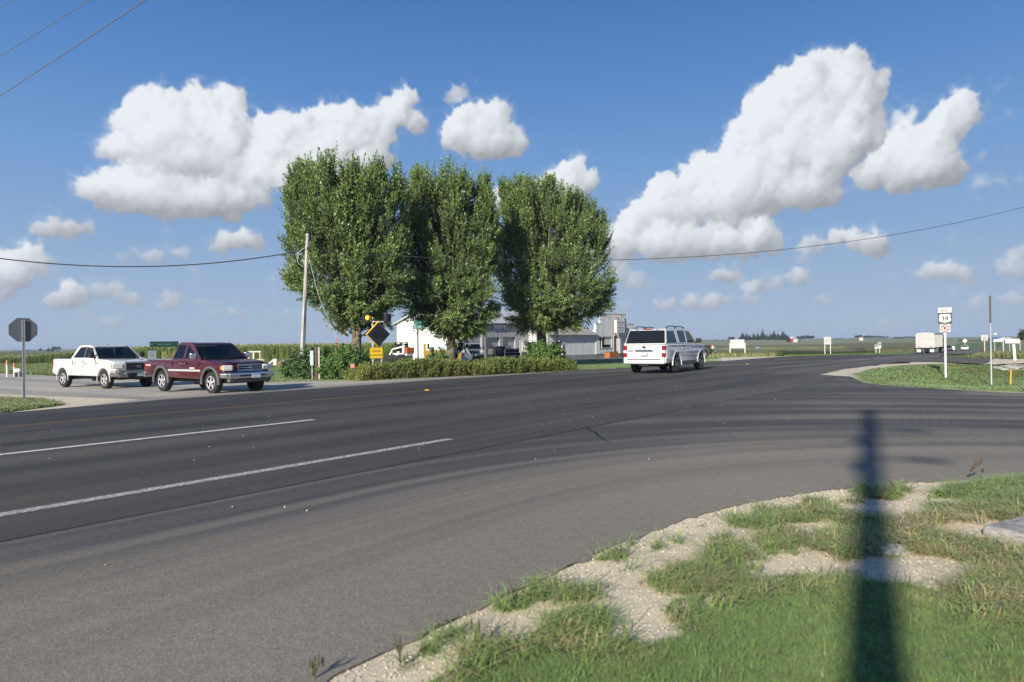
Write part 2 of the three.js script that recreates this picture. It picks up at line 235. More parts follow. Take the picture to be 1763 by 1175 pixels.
// --- the old side-street apron: grey chip-seal with arcs of rubber left by turning lorries
{
  const ts = []; for (let t = -46; t < -8; t += .5) ts.push(t); for (let t = -8; t < ARC; t += .07) ts.push(t); for (let t = ARC; t < ARC + 60; t += .35) ts.push(t);
  const m = 110, n = ts.length;
  const g = sheet(m, n, (i, j) => {
    const t = ts[j], s = i / (m - 1), P = nearPt(t), Q = farEdge(t), f = s ** 1.25;
    const jag = i === 0 ? (vnoise(t * 9, 2) - .5) * .09 : 0;
    let u = lerp(P[0], Q[0], f), w = lerp(P[1], Q[1], f); const d0 = Math.hypot(Q[0] - P[0], Q[1] - P[1]); u += (Q[0] - P[0]) / d0 * jag; w += (Q[1] - P[1]) / d0 * jag;
    const sd = nearS(u, w), [x, z] = xz(u, w);
    let v = .125 + .010 * (fbm(x * .6, z * .6, 3) - .5) * 2;
    // tyre arcs follow the curve
    const along_ = t * .11, band = (c, hw) => Math.exp(-(((sd - c) / hw) ** 2));
    const streak = fbm(sd * 2.6 + 40, along_ * .8, 3), fine = fbm(sd * 9, along_ * 1.3 + 9, 2);
    const zone = sstep(.5, 1.9, sd), turning = sstep(-9, 1, t);
    v -= .036 * zone * (.25 + .75 * turning) * sstep(.38, .66, streak) + .016 * zone * turning * sstep(.4, .7, fine);
    v -= turning * (.026 * band(2.5, .35) + .022 * band(4.3, .3)) * (.5 + fine);
    v -= .055 * sstep(2.2, 5, sd) * turning * (.6 + .8 * (streak - .4)); 
    const kk = sstep(5.6, 3.2, w) ; v = lerp(v - .03 * turning, v, kk);
    if (u > 19.7 && w < 2) v = lerp(v, .12, .6);
    v = Math.max(.035, v);
    const blue = sstep(.1, .05, v);
    return { x, z, y: H(x, z) + .004, c: [v * (1.10 - .10 * blue), v * (1.02 - .02 * blue), v * (.86 + .14 * blue)].map((q) => q * 2.4) };
  }, TX);
  struct('side_road', g, roadMat);
}
// --- the highway: newer, darker asphalt with wheel tracks
{
  const us = []; for (let u = -70; u < -20; u += 1) us.push(u); for (let u = -20; u < 60; u += .22) us.push(u); for (let u = 60; u < 900; u += 4) us.push(u);
  const m = 130, n = us.length;
  const g = sheet(m, n, (i, j) => {
    const u = us[j], wB = u < 60 ? table([[-70, 18.8], [2, 18.8], [9, 20.6], [20, 20.8], [30, 19.9], [36, 18.9], [900, 18.6]], u) : 18.6, wA = u > 27 ? table([[27, 6], [28, 7.4], [33.5, 7.8], [38, 7.6], [44, 7.3], [46, 5], [47, 3.4], [53, 3.4], [55, 6.8], [70, 8]], u) : 6;
    const s = i / (m - 1), w0 = lerp(wA, wB, s), w = w0 + table(SHIFT, u), [x, z] = xz(u, w);
    const band = (c, hw) => Math.exp(-(((w0 - c) / hw) ** 2));
    let v = .062 + .014 * (fbm(u * .25, w0 * 1.4, 3) - .5) * 2 + .010 * (fbm(u * .05 + 3, w0 * 5, 2) - .5) * 3.2 + .012 * (fbm(u * .5, w0 * 9, 2) - .5);
    v -= .016 * (band(8.1, .45) + band(9.6, .45)) + .020 * (band(11.9, .5) + band(13.8, .6)) + .012 * (band(15.8, .5) + band(17.3, .5));
    const box_ = sstep(-2, 8, u) * sstep(34, 22, u);                       // the junction box, blackened by turning
    v -= .014 * box_ * (.4 + .9 * sstep(.35, .7, fbm(u * .22, w0 * .5 + u * .12, 3)));
    v -= .016 * sstep(14.2, 15.4, w0) * sstep(26, 8, u);
    v -= .012 * band(6.3, .5); v += .016 * band(10.4, .5) * sstep(12, 0, u);
    if (u > 60) v = lerp(v, .085, sstep(60, 160, u));
    v = lerp(v, .105 + .02 * (fbm(u * .3, w0, 2) - .5), .55 * sstep(8.2, 6.0, w0) * sstep(7, 18, u) * (u < 28 ? 1 : 0)); v += .012 * sstep(18.0, 18.6, w0) * (u > 36 ? 1 : 0) + (u > 28 ? .03 * sstep(10.3, 9.2, w0) : 0);
    v = Math.max(.022, v);
    const b = sstep(.06, .035, v);
    return { x, z, y: H(x, z) + .009, c: [v * (1.08 - .1 * b), v * (1.01 - .01 * b), v * (.90 + .11 * b)].map((q) => q * 1.62) };
  }, TX);
  const hw = struct('highway', g, roadMat);
  // painted lines: worn, with the stones showing through
  const paintTex = (c, keep, seed) => { const r = tileNoise(256, seed); return tileTex(256, (x, y) => { const k = (y * 2) * 512 + x * 2, worn = A.tone[k] * .6 + r(x, y, 24) * .5; return worn > keep ? [c[0] * .3, c[1] * .3, c[2] * .35] : c; }); };
  const white = new THREE.MeshStandardMaterial({ map: paintTex([.78, .78, .73], .71, 5), roughness: .7 }), dull = new THREE.MeshStandardMaterial({ map: paintTex([.58, .56, .50], .62, 6), roughness: .7 }), yellow = new THREE.MeshStandardMaterial({ map: paintTex([.34, .20, .045], .55, 7), roughness: .75 });
  const line = (name, u0, u1, w0, wid, mat, step = 1, lift = .0135) => { const N = Math.max(2, Math.ceil((u1 - u0) / step)); const q = sheet(2, N + 1, (i, j) => { const u = lerp(u0, u1, j / N), w = (typeof w0 === 'function' ? w0(u) : w0) + (i - .5) * wid + table(SHIFT, u), [x, z] = xz(u, w); return { x, z, y: H(x, z) + lift, c: [1, 1, 1] }; }, 2.2); return part(name, q, mat, hw); };
  const on = (px, py) => { const p = gnd(px, py); return uw(p.x, p.z); };
  const e1 = on(540, 723.5), e2 = on(775, 757), s1 = on(0, 784), s2 = on(0, 889);
  const wl = (a, b) => (u) => lerp(a[1], b[1], (u - a[0]) / (b[0] - a[0]));
  line('edge_line', -40, e1[0], wl(s1, e1), .13, white); line('edge_line', -40, e2[0], wl(s2, e2), .15, dull);
  const y0 = on(0, 737), y1 = on(600, 685);
  line('centre_line', -60, 60, wl(y0, y1), .13, yellow); line('centre_line', 60, 800, y1[1], .14, yellow, 4);
  const r0 = on(1320, 635), r1 = on(1480, 620.5);
  line('edge_line', r0[0], 60, wl(r0, r1), .14, dull); line('edge_line', 60, 800, r1[1], .16, dull, 4);
  const f0 = on(945, 645.5), f1 = on(1072, 638.6);
  line('edge_line', f0[0], 60, wl(f0, f1), .13, white); line('edge_line', 60, 800, Math.min(18, f1[1]), .14, dull, 4);
  // a tarred crack across the lane, and a few raised reflectors
  const c0 = gnd(1008, 735), c1 = gnd(1047, 764);
  { const N = 24, q = sheet(2, N + 1, (i, j) => { const t = j / N, x = lerp(c0.x, c1.x, t) + (vnoise(t * 7, 3) - .5) * .05, z = lerp(c0.z, c1.z, t), wd = .035 * Math.sin(Math.PI * clamp(t * .96 + .02)) + .004; return { x: x + (i - .5) * wd, z: z + (i - .5) * wd * .6, y: H(x, z) + .0135, c: [1, 1, 1] }; }); part('tarred_crack', q, std([.012, .012, .013], .6), hw); }
  for (const [px, py] of [[1287, 628], [735, 673]]) { const p = gnd(px, py); part('reflector', rbox(.13, .03, .1, .012, p.x, p.y + .02, p.z), std([.75, .42, .02], .4), hw); }
}
// --- north leg of the side road, dropping away to the left
{
  const ws = []; for (let w = 18.2; w < 45; w += .3) ws.push(w); for (let w = 45; w < 420; w += 3) ws.push(w);
  const uL = [[18, -1], [19, 3.2], [20.2, 6.6], [22, 9.1], [25, 8.9], [34, 8.3], [600, 8.0]], uR = [[18, 38], [19.4, 34.5], [20.6, 29], [23.4, 23.4], [27, 19], [30, 17.4], [36, 16.3], [600, 15.8]];
  const m = 60, n = ws.length;
  const g = sheet(m, n, (i, j) => { const w = ws[j], s = i / (m - 1), u = lerp(table(uL, w), table(uR, w), s), [x, z] = xz(u, w); let v = .20 + .035 * (fbm(u * 1.3, w * .1, 3) - .5) * 2 + .02 * (fbm(x * .7, z * .7, 3) - .5); v -= .05 * (Math.exp(-(((u - 9.3) / .5) ** 2)) + Math.exp(-(((u - 13.5) / .6) ** 2))) * (.5 + fbm(u * 4, w * .15, 2)); const nearHwy = sstep(24, 20.5, w) * sstep(6, 12, u); v = lerp(v, .085, nearHwy * .8); return { x, z, y: H(x, z) + .001, c: [v * 1.05, v, v * .92].map((q) => q * 2.9) }; }, TX);
  const sr = struct('side_road', g, roadMat);
  const pts = [[gnd(-60, 664), gnd(95, 671.5), .16], [gnd(262, 682), gnd(348, 673.5), .22]];
  for (const [a, b, wd] of pts) { const N = 30, q = sheet(2, N + 1, (i, j) => { const t = j / N, x = lerp(a.x, b.x, t), z = lerp(a.z, b.z, t), d = Math.hypot(b.x - a.x, b.z - a.z); const nx = -(b.z - a.z) / d * (i - .5) * wd, nz = (b.x - a.x) / d * (i - .5) * wd; return { x: x + nx, z: z + nz, y: H(x + nx, z + nz) + .0075, c: [1, 1, 1] }; }, 2); part('painted_line', q, std([.62, .62, .59], .7), sr); }
}
// --- limestone shoulders
const gravelMat = new THREE.MeshStandardMaterial({ vertexColors: true, roughness: .95, map: gravelMap, bumpMap: gravelBump, bumpScale: .012 });
function ribbon(name, a, b, n, m, lift, tone = .62) { // between two polylines in (u, w)
  const La = (P, f) => { const k = f * (P.length - 1), i = Math.min(P.length - 2, Math.floor(k)); return [lerp(P[i][0], P[i + 1][0], k - i), lerp(P[i][1], P[i + 1][1], k - i)]; };
  const g = sheet(m, n, (i, j) => { const f = j / (n - 1), s = i / (m - 1), p = La(a, f), q = La(b, f), jig = (s === 0 || s === 1) ? (vnoise(f * n * .35, s * 9 + 2) - .5) * .5 : 0; const u = lerp(p[0], q[0], s) + jig * .6, w = lerp(p[1], q[1], s) + jig, [x, z] = xz(u, w); const v = tone * (.85 + .3 * fbm(x * 1.1, z * 1.1, 3)); return { x, z, y: H(x, z) + (typeof lift === 'function' ? lift(s) : lift), c: [v * 1.08, v * .97, v * .78].map((q) => q * 1.5) }; }, 1 / .9);
  return struct(name, g, gravelMat);
}
ribbon('gravel_shoulder', [[-60, 18.4], [-2, 18.4], [3.4, 18.7], [6.9, 20.0], [9.5, 21.9], [9.2, 25], [8.6, 34], [8.3, 90]], [[-60, 18.9], [-2, 18.95], [2.3, 19.2], [5.3, 20.4], [7.1, 22.3], [7.6, 25], [7.5, 34], [7.3, 90]], 240, 8, (s) => -.004 - .03 * s);
ribbon('gravel_shoulder', [[15.6, 90], [15.9, 36], [17, 30], [18.6, 27], [23, 23.4]], [[16.5, 90], [16.9, 36], [18.1, 30.6], [19.4, 28.3], [23.6, 24.0]], 150, 6, (s) => -.004 - .03 * s);
ribbon('gravel_shoulder', [[23, 23.4], [28.4, 20.4], [34, 19.2], [38, 18.4], [50, 18.4]], [[23.6, 24.0], [28.8, 20.9], [34, 19.6], [38, 18.9], [50, 18.9]], 120, 5, (s) => -.004 - .03 * s, .5);
ribbon('gravel_drive', [[48, 18.4], [80, 18.4]], [[50, 26.5], [76, 23]], 60, 16, -.006, .66);       // pale gravel pull-in beyond the highway
// far corner of the junction: gravel between the fillet and the grass, and the drive to the right
ribbon('gravel_shoulder', [[20.55, -40], [20.6, -3], [20.7, -.5], [21.6, 3.4], [23.6, 5.5], [26, 6.2], [28, 7.4], [33.5, 7.9], [38, 7.7], [45, 6.6]], [[21.2, -40], [21.3, -3], [21.7, 0], [22.5, 3], [24.6, 5.0], [27.2, 5.8], [30.3, 6.5], [35, 6.9], [40, 6.3], [46, 4.8]], 200, 8, (s) => -.003 - .04 * s);
ribbon('gravel_drive', [[46.6, 4.2], [47.4, 2.4], [48.2, 0], [48.2, -8], [48.2, -60]], [[53.4, 4.2], [52.4, 2.4], [51.6, 0], [51.3, -8], [51.3, -60]], 120, 12, -.004, .60);

// --- grass land as one sheet to the horizon
const inYard = (u, w) => sstep(36, 38, w) * sstep(49.5, 45, w) * sstep(37, 45, u) * sstep(100, 92, u);
{
  const rs = [0]; let r = .8; while (r < 7500) { rs.push(r); r *= 1.035; r += .05; }
  const na = 420;
  const g = sheet(na + 1, rs.length, (i, j) => {
    const a = i / na * Math.PI * 2, x = Math.sin(a) * rs[j], z = -Math.cos(a) * rs[j], [u, w] = uw(x, z);
    let y = H(x, z) - .07; const inner = Math.max(Math.abs(x - 4), Math.abs(z + 3.5)); if (rs[j] < 16) y -= .12 * sstep(11, 8, inner);
    const n1 = fbm(x * .35, z * .35, 4), n2 = fbm(x * .06 + 9, z * .06, 3), n3 = fbm(x * 2.1, z * 2.1, 2);
    let c = [.19 + .10 * (n1 - .5), .29 + .10 * (n1 - .5), .066];
    const dry = sstep(.52, .75, n2) * .5 + sstep(.6, .8, n3) * .3; c = [lerp(c[0], .27, dry), lerp(c[1], .26, dry), lerp(c[2], .10, dry)];
    const yard = inYard(u, w + 4 * (n1 - .5)); c = [lerp(c[0], .30, yard), lerp(c[1], .28, yard), lerp(c[2], .24, yard)];
    if (rs[j] > 150) { const f = vnoise(Math.floor(x / 240 + .15 * z / 240) * 3.7, Math.floor(z / 190) * 2.3), k = sstep(150, 260, rs[j]); const cc = f > .66 ? [.36, .34, .15] : f > .4 ? [.20, .33, .10] : [.29, .33, .13]; c = c.map((q, t) => lerp(q, cc[t] * (.85 + .3 * n1), k)); }
    return { x, z, y, c };
  }, 1.3);
  struct('ground', g, new THREE.MeshStandardMaterial({ vertexColors: true, roughness: 1, map: soilMap, bumpMap: soilBump, bumpScale: .03 }));
}
// --- crop strips on the rolling land to the right, each a low even stand
const cropMat = (c) => new THREE.MeshStandardMaterial({ color: col(...c), roughness: 1, map: soilMap, bumpMap: soilBump, bumpScale: .25 });
function field(name, pts, hgt, c, step = 3) { // a stand of crop over a quad in (x, -z): pts = 4 corners [x, d]
  const P = pts, N = Math.ceil(Math.max(Math.hypot(P[1][0] - P[0][0], P[1][1] - P[0][1]), Math.hypot(P[2][0] - P[3][0], P[2][1] - P[3][1])) / step), M = Math.ceil(Math.max(Math.hypot(P[3][0] - P[0][0], P[3][1] - P[0][1]), Math.hypot(P[2][0] - P[1][0], P[2][1] - P[1][1])) / step);
  const n = Math.min(N, 260) + 3, m = Math.min(M, 160) + 3;
  const g = sheet(n, m, (i, j) => { const s = clamp((i - 1) / (n - 3)), t = clamp((j - 1) / (m - 3)), edge = i === 0 || j === 0 || i === n - 1 || j === m - 1; const x = lerp(lerp(P[0][0], P[1][0], s), lerp(P[3][0], P[2][0], s), t), d = lerp(lerp(P[0][1], P[1][1], s), lerp(P[3][1], P[2][1], s), t); const q = .8 + .4 * fbm(x * .5, d * .5, 3), big = .8 + .4 * fbm(x * .03, d * .02 + 4, 3); return { x, z: -d, y: H(x, -d) + (edge ? -.2 : hgt * (.82 + .36 * vnoise(x * 1.7, d * 1.7))), c: [q * big, q * big, q * big] }; }, .35);
  const mat = cropMat(c); mat.vertexColors = true; const o = new THREE.Mesh(g, mat); o.name = numbered(name); o.userData.kind = 'stuff'; scene.add(o); return o;
}
// --- the verge in front: limestone chips, bare soil, worn turf
const photoUW = (pts) => pts.map(([x, y]) => { const p = gnd(x, y); return [p.x, -p.z]; });
const inside = (P, x, d) => { let c = false; for (let i = 0, j = P.length - 1; i < P.length; j = i++) if ((P[i][1] > d) !== (P[j][1] > d) && x < (P[j][0] - P[i][0]) * (d - P[i][1]) / (P[j][1] - P[i][1]) + P[i][0]) c = !c; return c; };
const lawnEdge = photoUW([[700, 1300], [760, 1175], [850, 1135], [990, 1112], [1100, 1130], [1160, 1060], [1275, 1034], [1380, 1012], [1494, 1000], [1560, 1012], [1640, 1035], [1700, 1068], [1763, 1080], [1950, 1100], [2600, 1500], [1200, 3000]]);
const dryZone = photoUW([[1500, 905], [1640, 880], [1763, 890], [1950, 900], [2000, 1090], [1763, 1068], [1690, 1052], [1640, 1015], [1700, 975], [1600, 955], [1510, 960]]);
const lushZone = photoUW([[1560, 868], [1640, 845], [1763, 824], [2000, 800], [2050, 890], [1763, 890], [1640, 885]]);
const bareSpots = [[1610, 868, .34, .16], [1585, 1000, .30, .20], [1110, 1080, .20, .28], [1350, 990, .30, .10], [1640, 990, .28, .10], [1420, 912, .25, .1], [1762, 926, .62, .34]].map(([x, y, a, b]) => { const p = gnd(x, y); return [p.x, -p.z, a, b]; });
const patches = [[1345, 892, .34], [1410, 885, .30], [1310, 905, .3], [1385, 935, .42], [1330, 950, .34], [1440, 945, .5], [1180, 985, .34], [1210, 995, .28], [1265, 960, .3], [1300, 985, .26], [940, 1022, .22], [985, 1030, .16], [890, 1045, .16], [1030, 1015, .12], [1060, 960, .10], [1085, 935, .08], [1040, 965, .10], [960, 1095, .26], [1010, 1080, .22], [770, 1095, .10], [740, 1125, .12], [860, 1105, .12], [1240, 930, .14], [1165, 935, .1], [1390, 870, .16], [1460, 865, .22], [1500, 850, .3], [1540, 845, .25], [1480, 905, .4], [1460, 925, .35], [1250, 1005, .3], [1170, 1010, .2], [820, 1130, .14], [700, 1150, .07], [1130, 945, .08], [1210, 905, .06], [1140, 1000, .12]].map(([x, y, r]) => { const p = gnd(x, y); return [p.x, -p.z, r]; });
function cover(x, d) { // how much grass stands here, and of which kind: [lawn, tuft, dryness]
  const n = fbm(x * 3.1, d * 3.1, 3), n2 = fbm(x * 9, d * 9, 2), wob = (fbm(x * 1.6 + 7, d * 1.6, 3) - .5) * .35;
  const [u, w] = uw(x, -d), s = nearS(u, w); if (s > -.02) return [0, 0, 0];
  let bare = 0; for (const [bx, bd, a, b] of bareSpots) { const q = ((x - bx) / a) ** 2 + ((d - bd) / b) ** 2 + (n - .5) * 1.6; bare = Math.max(bare, sstep(1.2, .6, q)); }
  let lw = 0; for (const [ox, od] of [[0, 0], [.13, .04], [-.13, .05], [.02, .16], [-.03, -.16]]) lw += inside(lawnEdge, x + wob + ox, d + wob * .6 + od) ? .2 : 0;
  const lawn = lw * (1 - bare) * (lw < .9 ? .8 * n2 + .3 : 1);
  const fringe = lw > 0 && lw < 1 ? .45 : 0; const dry = inside(dryZone, x + wob, d + wob * .5), lush = inside(lushZone, x + wob * .6, d + wob * .4);
  let tuft = 0; for (const [px, pd, r] of patches) { const q = Math.hypot((x - px), (d - pd) * 1.25) / (r * .70); tuft = Math.max(tuft, sstep(1.35, .25, q + (n - .5) * 1.7 + (n2 - .5) * 1.5)); }
  if (x > d * .76) tuft = Math.max(tuft, .9 * sstep(.2, .4, n)); tuft = Math.max(tuft, fringe * sstep(.3, .5, n)); if (dry) tuft = Math.max(tuft, .85 * sstep(.28, .45, n)); if (lush) tuft = Math.max(tuft, 1);
  return [lawn, tuft * (1 - bare) * (lw >= .99 ? 0 : 1), dry ? .75 : fringe ? .6 : lush ? .05 : clamp(.15 + (fbm(x * 1.9 + 20, d * 1.9, 2) - .4) * 1.6, 0, .7)];
}
function vergeY(x, d) { const [u, w] = uw(x, -d), s = nearS(u, w); const q = Math.max(0, -s); return (s > 0 ? -.003 - .12 * sstep(.06, .3, s) : -.003) + sstep(0, .25, q) * (.028 * (fbm(x * 2.2, d * 2.2, 3) - .35) + .014 * (fbm(x * 9, d * 9, 2) - .5)) + .02 * sstep(.4, 2, q); }
{
  const nx = 330, nd = 250, X0 = -6, X1 = 14, D0 = -4, D1 = 10.8;
  const g = sheet(nx, nd, (i, j) => {
    const x = lerp(X0, X1, i / (nx - 1)), d = lerp(D0, D1, j / (nd - 1)), [lawn, tuft, dry] = cover(x, d);
    const n = fbm(x * 2.5, d * 2.5, 3), n2 = fbm(x * 14, d * 14, 2);
    let c = [1.10, .96, .73].map((q) => q * (.82 + .3 * n + .16 * (n2 - .5)));
    const [u, w] = uw(x, -d), s = nearS(u, w); const soil = sstep(.8, 2.0, -s) * .55; c = c.map((q, k) => lerp(q, [.92, .79, .60][k], soil));
    const g2 = Math.max(lawn, tuft * tuft * .75); c = c.map((q, k) => lerp(q, [.16 + .12 * dry, .165 + .06 * dry, .06 + .02 * dry][k], g2));
    return { x, z: -d, y: vergeY(x, d), c };
  }, 1 / .24);
  struct('verge', g, new THREE.MeshStandardMaterial({ vertexColors: true, roughness: 1, map: gravelMap, bumpMap: gravelBump, bumpScale: .004 }));
}
// loose limestone chips
{
  const base = []; for (let k = 0; k < 4; k++) { const r = rng(900 + k), q = new THREE.IcosahedronGeometry(1, 1), p = q.attributes.position, m = {}; for (let i = 0; i < p.count; i++) { const key = [p.getX(i), p.getY(i), p.getZ(i)].map((v) => v.toFixed(3)).join(); m[key] ??= .7 + .5 * r(); p.setXYZ(i, p.getX(i) * m[key], p.getY(i) * m[key] * .65, p.getZ(i) * m[key]); } q.computeVertexNormals(); base.push(q); }
  const r = rng(41), lots = base.map(() => [[], []]), M = new THREE.Matrix4(), Q = new THREE.Quaternion(), E = new THREE.Euler();
  const put = (x, d, s, tone, y) => { const k = Math.floor(r() * 4); E.set(r() * 6, r() * 6, r() * 6); M.compose(V(x, y, -d), Q.setFromEuler(E), V(s, s, s)); lots[k][0].push(M.clone()); lots[k][1].push(tone); };
  for (let i = 0; i < 60000; i++) {
    const t = -3 + r() * 14, q = r() ** 1.3 * 2.6 - .03, P = nearPt(t), a = t < 0 ? 0 : Math.min(t, ARC) / 5.5, u = P[0] - Math.sin(a) * q, w = P[1] - Math.cos(a) * q, [x, z] = xz(u, w), d = -z;
    if (d < 2.2 || d > 9 || x > d * .85 + .3 || x < -d * .85) continue; const [l, tf] = cover(x, d); if (l > .3 || r() < tf * .8) continue;
    const s = .0025 + .0055 * r() ** 4, v = .34 + .30 * r(); if (r() < .3) continue;
    put(x, d, s, r() < .04 ? col(.14, .10, .07) : col(v * 1.04, v * .93, v * .74), vergeY(x, d) + s * .25);
  }
  lots.forEach(([m, c], k) => stuffOf('gravel', base[k], std([1, 1, 1], .95), m, c));
  // grit scattered on the lanes
  const gl = [[], []]; for (let i = 0; i < 620; i++) { const u = -14 + r() * 44, w = 3 + r() * 11, [x, z] = xz(u, w); if (nearS(u, w) < .1) continue; const s = .003 + .007 * r() ** 4; E.set(r() * 6, r() * 6, r() * 6); M.compose(V(x, H(x, z) + .012 + s * .3, z), Q.setFromEuler(E), V(s, s, s)); gl[0].push(M.clone()); const v = .3 + .45 * r(); gl[1].push(col(v, v * .95, v * .85)); }
  for (let i = 0; i < 420; i++) { const u = 11 + 11 * r(), w = 5 + 7 * r(), [x, z] = xz(u, w), s = .003 + .005 * r() ** 4; if (r() > sstep(7, 2, Math.hypot(u - 16, (w - 9) * 1.3))) continue; E.set(r() * 6, r() * 6, r() * 6); M.compose(V(x, H(x, z) + .012 + s * .3, z), Q.setFromEuler(E), V(s, s, s)); gl[0].push(M.clone()); const v = .22 + .3 * r(); gl[1].push(col(v, v * .95, v * .85)); }
  stuffOf('grit', base[0], std([1, 1, 1], .9), gl[0], gl[1]);
  // larger pale stones and lumps lying at the edge
  for (const [px, py, s, tone, lab] of [[1500, 849, .05, .7, 'pale stone at the road edge inside the pole shadow'], [1530, 957, .13, .5, 'long flat pale stone in the grass right of the pole shadow'], [1657, 838, .10, .5, 'flat grey stone in the grass at the road edge below the seedhead weed']]) { const p = gnd(px, py); const o = new THREE.Mesh(base[1].clone().scale(s, s * .5, s * .7), std([tone, tone * .95, tone * .86], .95)); o.name = numbered('stone'); o.position.set(p.x, vergeY(p.x, -p.z) + s * .1, p.z); scene.add(o); tag(o, lab, 'stone'); }
  const sp = gnd(1752, 926); const slabM = part('concrete_slab', rbox(1.0, .1, .62, .03, 0, 0, 0), std([.50, .48, .45], .95, { map: soilMap }), scene); slabM.name = numbered('concrete_slab'); slabM.position.set(sp.x + .36, vergeY(sp.x, -sp.z) + .02, sp.z); slabM.rotation.y = .5; tag(slabM, 'flat pale concrete slab sunk in the dry grass at the right', 'concrete slab');
}
// grass blades
function bladeTuft(seed, n, h, spread, wid, bend) {
  const r = rng(seed), pos = [], cl = [];
  for (let i = 0; i < n; i++) {
    const a = r() * 6.283, q = spread * Math.sqrt(r()), bx = Math.cos(a) * q, bz = Math.sin(a) * q, hh = h * (.55 + .6 * r()), la = r() * 6.283, ln = bend * hh * (.3 + r()), tx = Math.cos(la), tz = Math.sin(la), sx = -tz * wid, sz = tx * wid, tone = .75 + .5 * r();
    const p0 = [bx - sx, 0, bz - sz], p1 = [bx + sx, 0, bz + sz], m0 = [bx - sx * .8 + tx * ln * .3, hh * .55, bz - sz * .8 + tz * ln * .3], m1 = [bx + sx * .8 + tx * ln * .3, hh * .55, bz + sz * .8 + tz * ln * .3], t = [bx + tx * ln, hh * (1 - .25 * bend), bz + tz * ln];
    pos.push(...p0, ...p1, ...m1, ...p0, ...m1, ...m0, ...m0, ...m1, ...t);
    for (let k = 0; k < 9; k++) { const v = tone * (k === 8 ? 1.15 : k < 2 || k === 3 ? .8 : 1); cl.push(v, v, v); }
  }
  const g = new THREE.BufferGeometry(); g.setAttribute('position', new THREE.Float32BufferAttribute(pos, 3)); g.setAttribute('color', new THREE.Float32BufferAttribute(cl, 3)); g.computeVertexNormals();
  const nn = g.attributes.normal; for (let i = 0; i < nn.count; i++) { const v = V(nn.getX(i), Math.abs(nn.getY(i)) + .9, nn.getZ(i)).normalize(); nn.setXYZ(i, v.x, v.y, v.z); } return g;
}
const grassMat = new THREE.MeshPhysicalMaterial({ color: 0xffffff, vertexColors: true, roughness: .95, side: THREE.DoubleSide, transmission: .3, thickness: 0 });
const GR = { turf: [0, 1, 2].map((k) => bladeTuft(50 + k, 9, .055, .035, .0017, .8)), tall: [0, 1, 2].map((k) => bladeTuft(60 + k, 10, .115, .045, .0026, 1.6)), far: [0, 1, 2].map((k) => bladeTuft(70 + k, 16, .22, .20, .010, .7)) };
function sow(name, geos, list) { const lots = geos.map(() => [[], []]); list.forEach(([m, c], i) => { lots[i % geos.length][0].push(m); lots[i % geos.length][1].push(c); }); lots.forEach(([m, c], k) => m.length && stuffOf(name, geos[k], grassMat, m, c)); }
{
  const r = rng(8), turf = [], tall = [], M = new THREE.Matrix4(), Q = new THREE.Quaternion(), Y = V(0, 1, 0);
  for (let i = 0; i < 540000; i++) {
    const d = 1.2 + 9 * r() ** 1.5, x = -1.8 + (d * .85 + 5.4) * r(); if (x > d * .82 + 3.4) continue; const [u, w] = uw(x, -d); if (nearS(u, w) > .03) continue;
    const [lawn, tf, dry] = cover(x, d), y = vergeY(x, d) - .004;
    if (lawn > 0 && r() < lawn) { const n = fbm(x * 2.3, d * 2.3, 3), s = .8 + .5 * r(), yel = sstep(.5, .8, n) * .5 + (r() < .13 ? .75 : 0); M.compose(V(x, y, -d), Q.setFromAxisAngle(Y, r() * 6.28), V(s, s * (.42 + .6 * n + (r() < .04 ? .5 : 0)), s)); turf.push([M.clone(), col(lerp(.22, .36, yel), lerp(.345, .37, yel), lerp(.085, .14, yel)).multiplyScalar(.85 + .4 * r())]); }
    else if (tf > 0 && r() < tf * tf * .21) { const s = .55 + .8 * r(), b = r() < dry * .75 ? 1 : r() * .25; M.compose(V(x, y, -d), Q.setFromAxisAngle(Y, r() * 6.28), V(s, s * (.55 + .6 * r()), s)); tall.push([M.clone(), col(lerp(.24, .47, b), lerp(.38, .40, b), lerp(.07, .18, b)).multiplyScalar(.8 + .45 * r())]); }
  }
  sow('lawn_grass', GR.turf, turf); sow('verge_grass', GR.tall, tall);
  console.log('turf', turf.length, 'tall', tall.length);
}
// single weeds that stand up out of the edge
const stalkMat = std([.16, .17, .06], .9), headMat = std([.10, .07, .05], .95);
function weed(px, py, h, label, head) { const p = gnd(px, py), r = rng(px * 7 + py); p.y = vergeY(p.x, -p.z); const o = thing('weed', label, 'weed', p, r() * 6); const st = [], lf = [], hd = []; let grains = []; const n = head ? 1 : 4; for (let i = 0; i < n; i++) { const a = r() * 6.28, t = V(Math.cos(a) * h * .35 * r(), h * (.65 + .35 * r()), Math.sin(a) * h * .3 * r()); st.push(tube([V(0, 0, 0), V(t.x * .3, t.y * .5, t.z * .3), t], head ? .005 : .0022, 8, 5)); if (head) for (let k = 0; k < 26; k++) { const q = k / 26; grains.push(new THREE.SphereGeometry(.009, 6, 4).scale(1, 1.6, 1).translate(t.x - q * .11 + (r() - .5) * .03, t.y + .02 - q * q * .09 + (r() - .5) * .03, t.z + (r() - .5) * .03)); } else hd.push(new THREE.SphereGeometry(.004, 6, 4).scale(1, 6, 1).translate(t.x, t.y - .01, t.z)); for (let k = 0; k < 3; k++) { const q = .15 + .2 * k, b = r() * 6.28; lf.push(bladeTuft(k + px, 1, h * .45, .001, head ? .012 : .003, 1.2).rotateY(b).translate(t.x * q * .4, t.y * q, t.z * q * .4)); } } if (head) { const q = part('seed_head', mg(grains), headMat, o); q.userData.kind = 'stuff'; } part('stalk', mg(st), stalkMat, o); lf.forEach((g) => g.deleteAttribute('color')); part('leaf', mg(lf), std([.09, .16, .04], .9, { side: THREE.DoubleSide }), o); hd.forEach((q) => part('seed_head', q, headMat, o)); return o; }
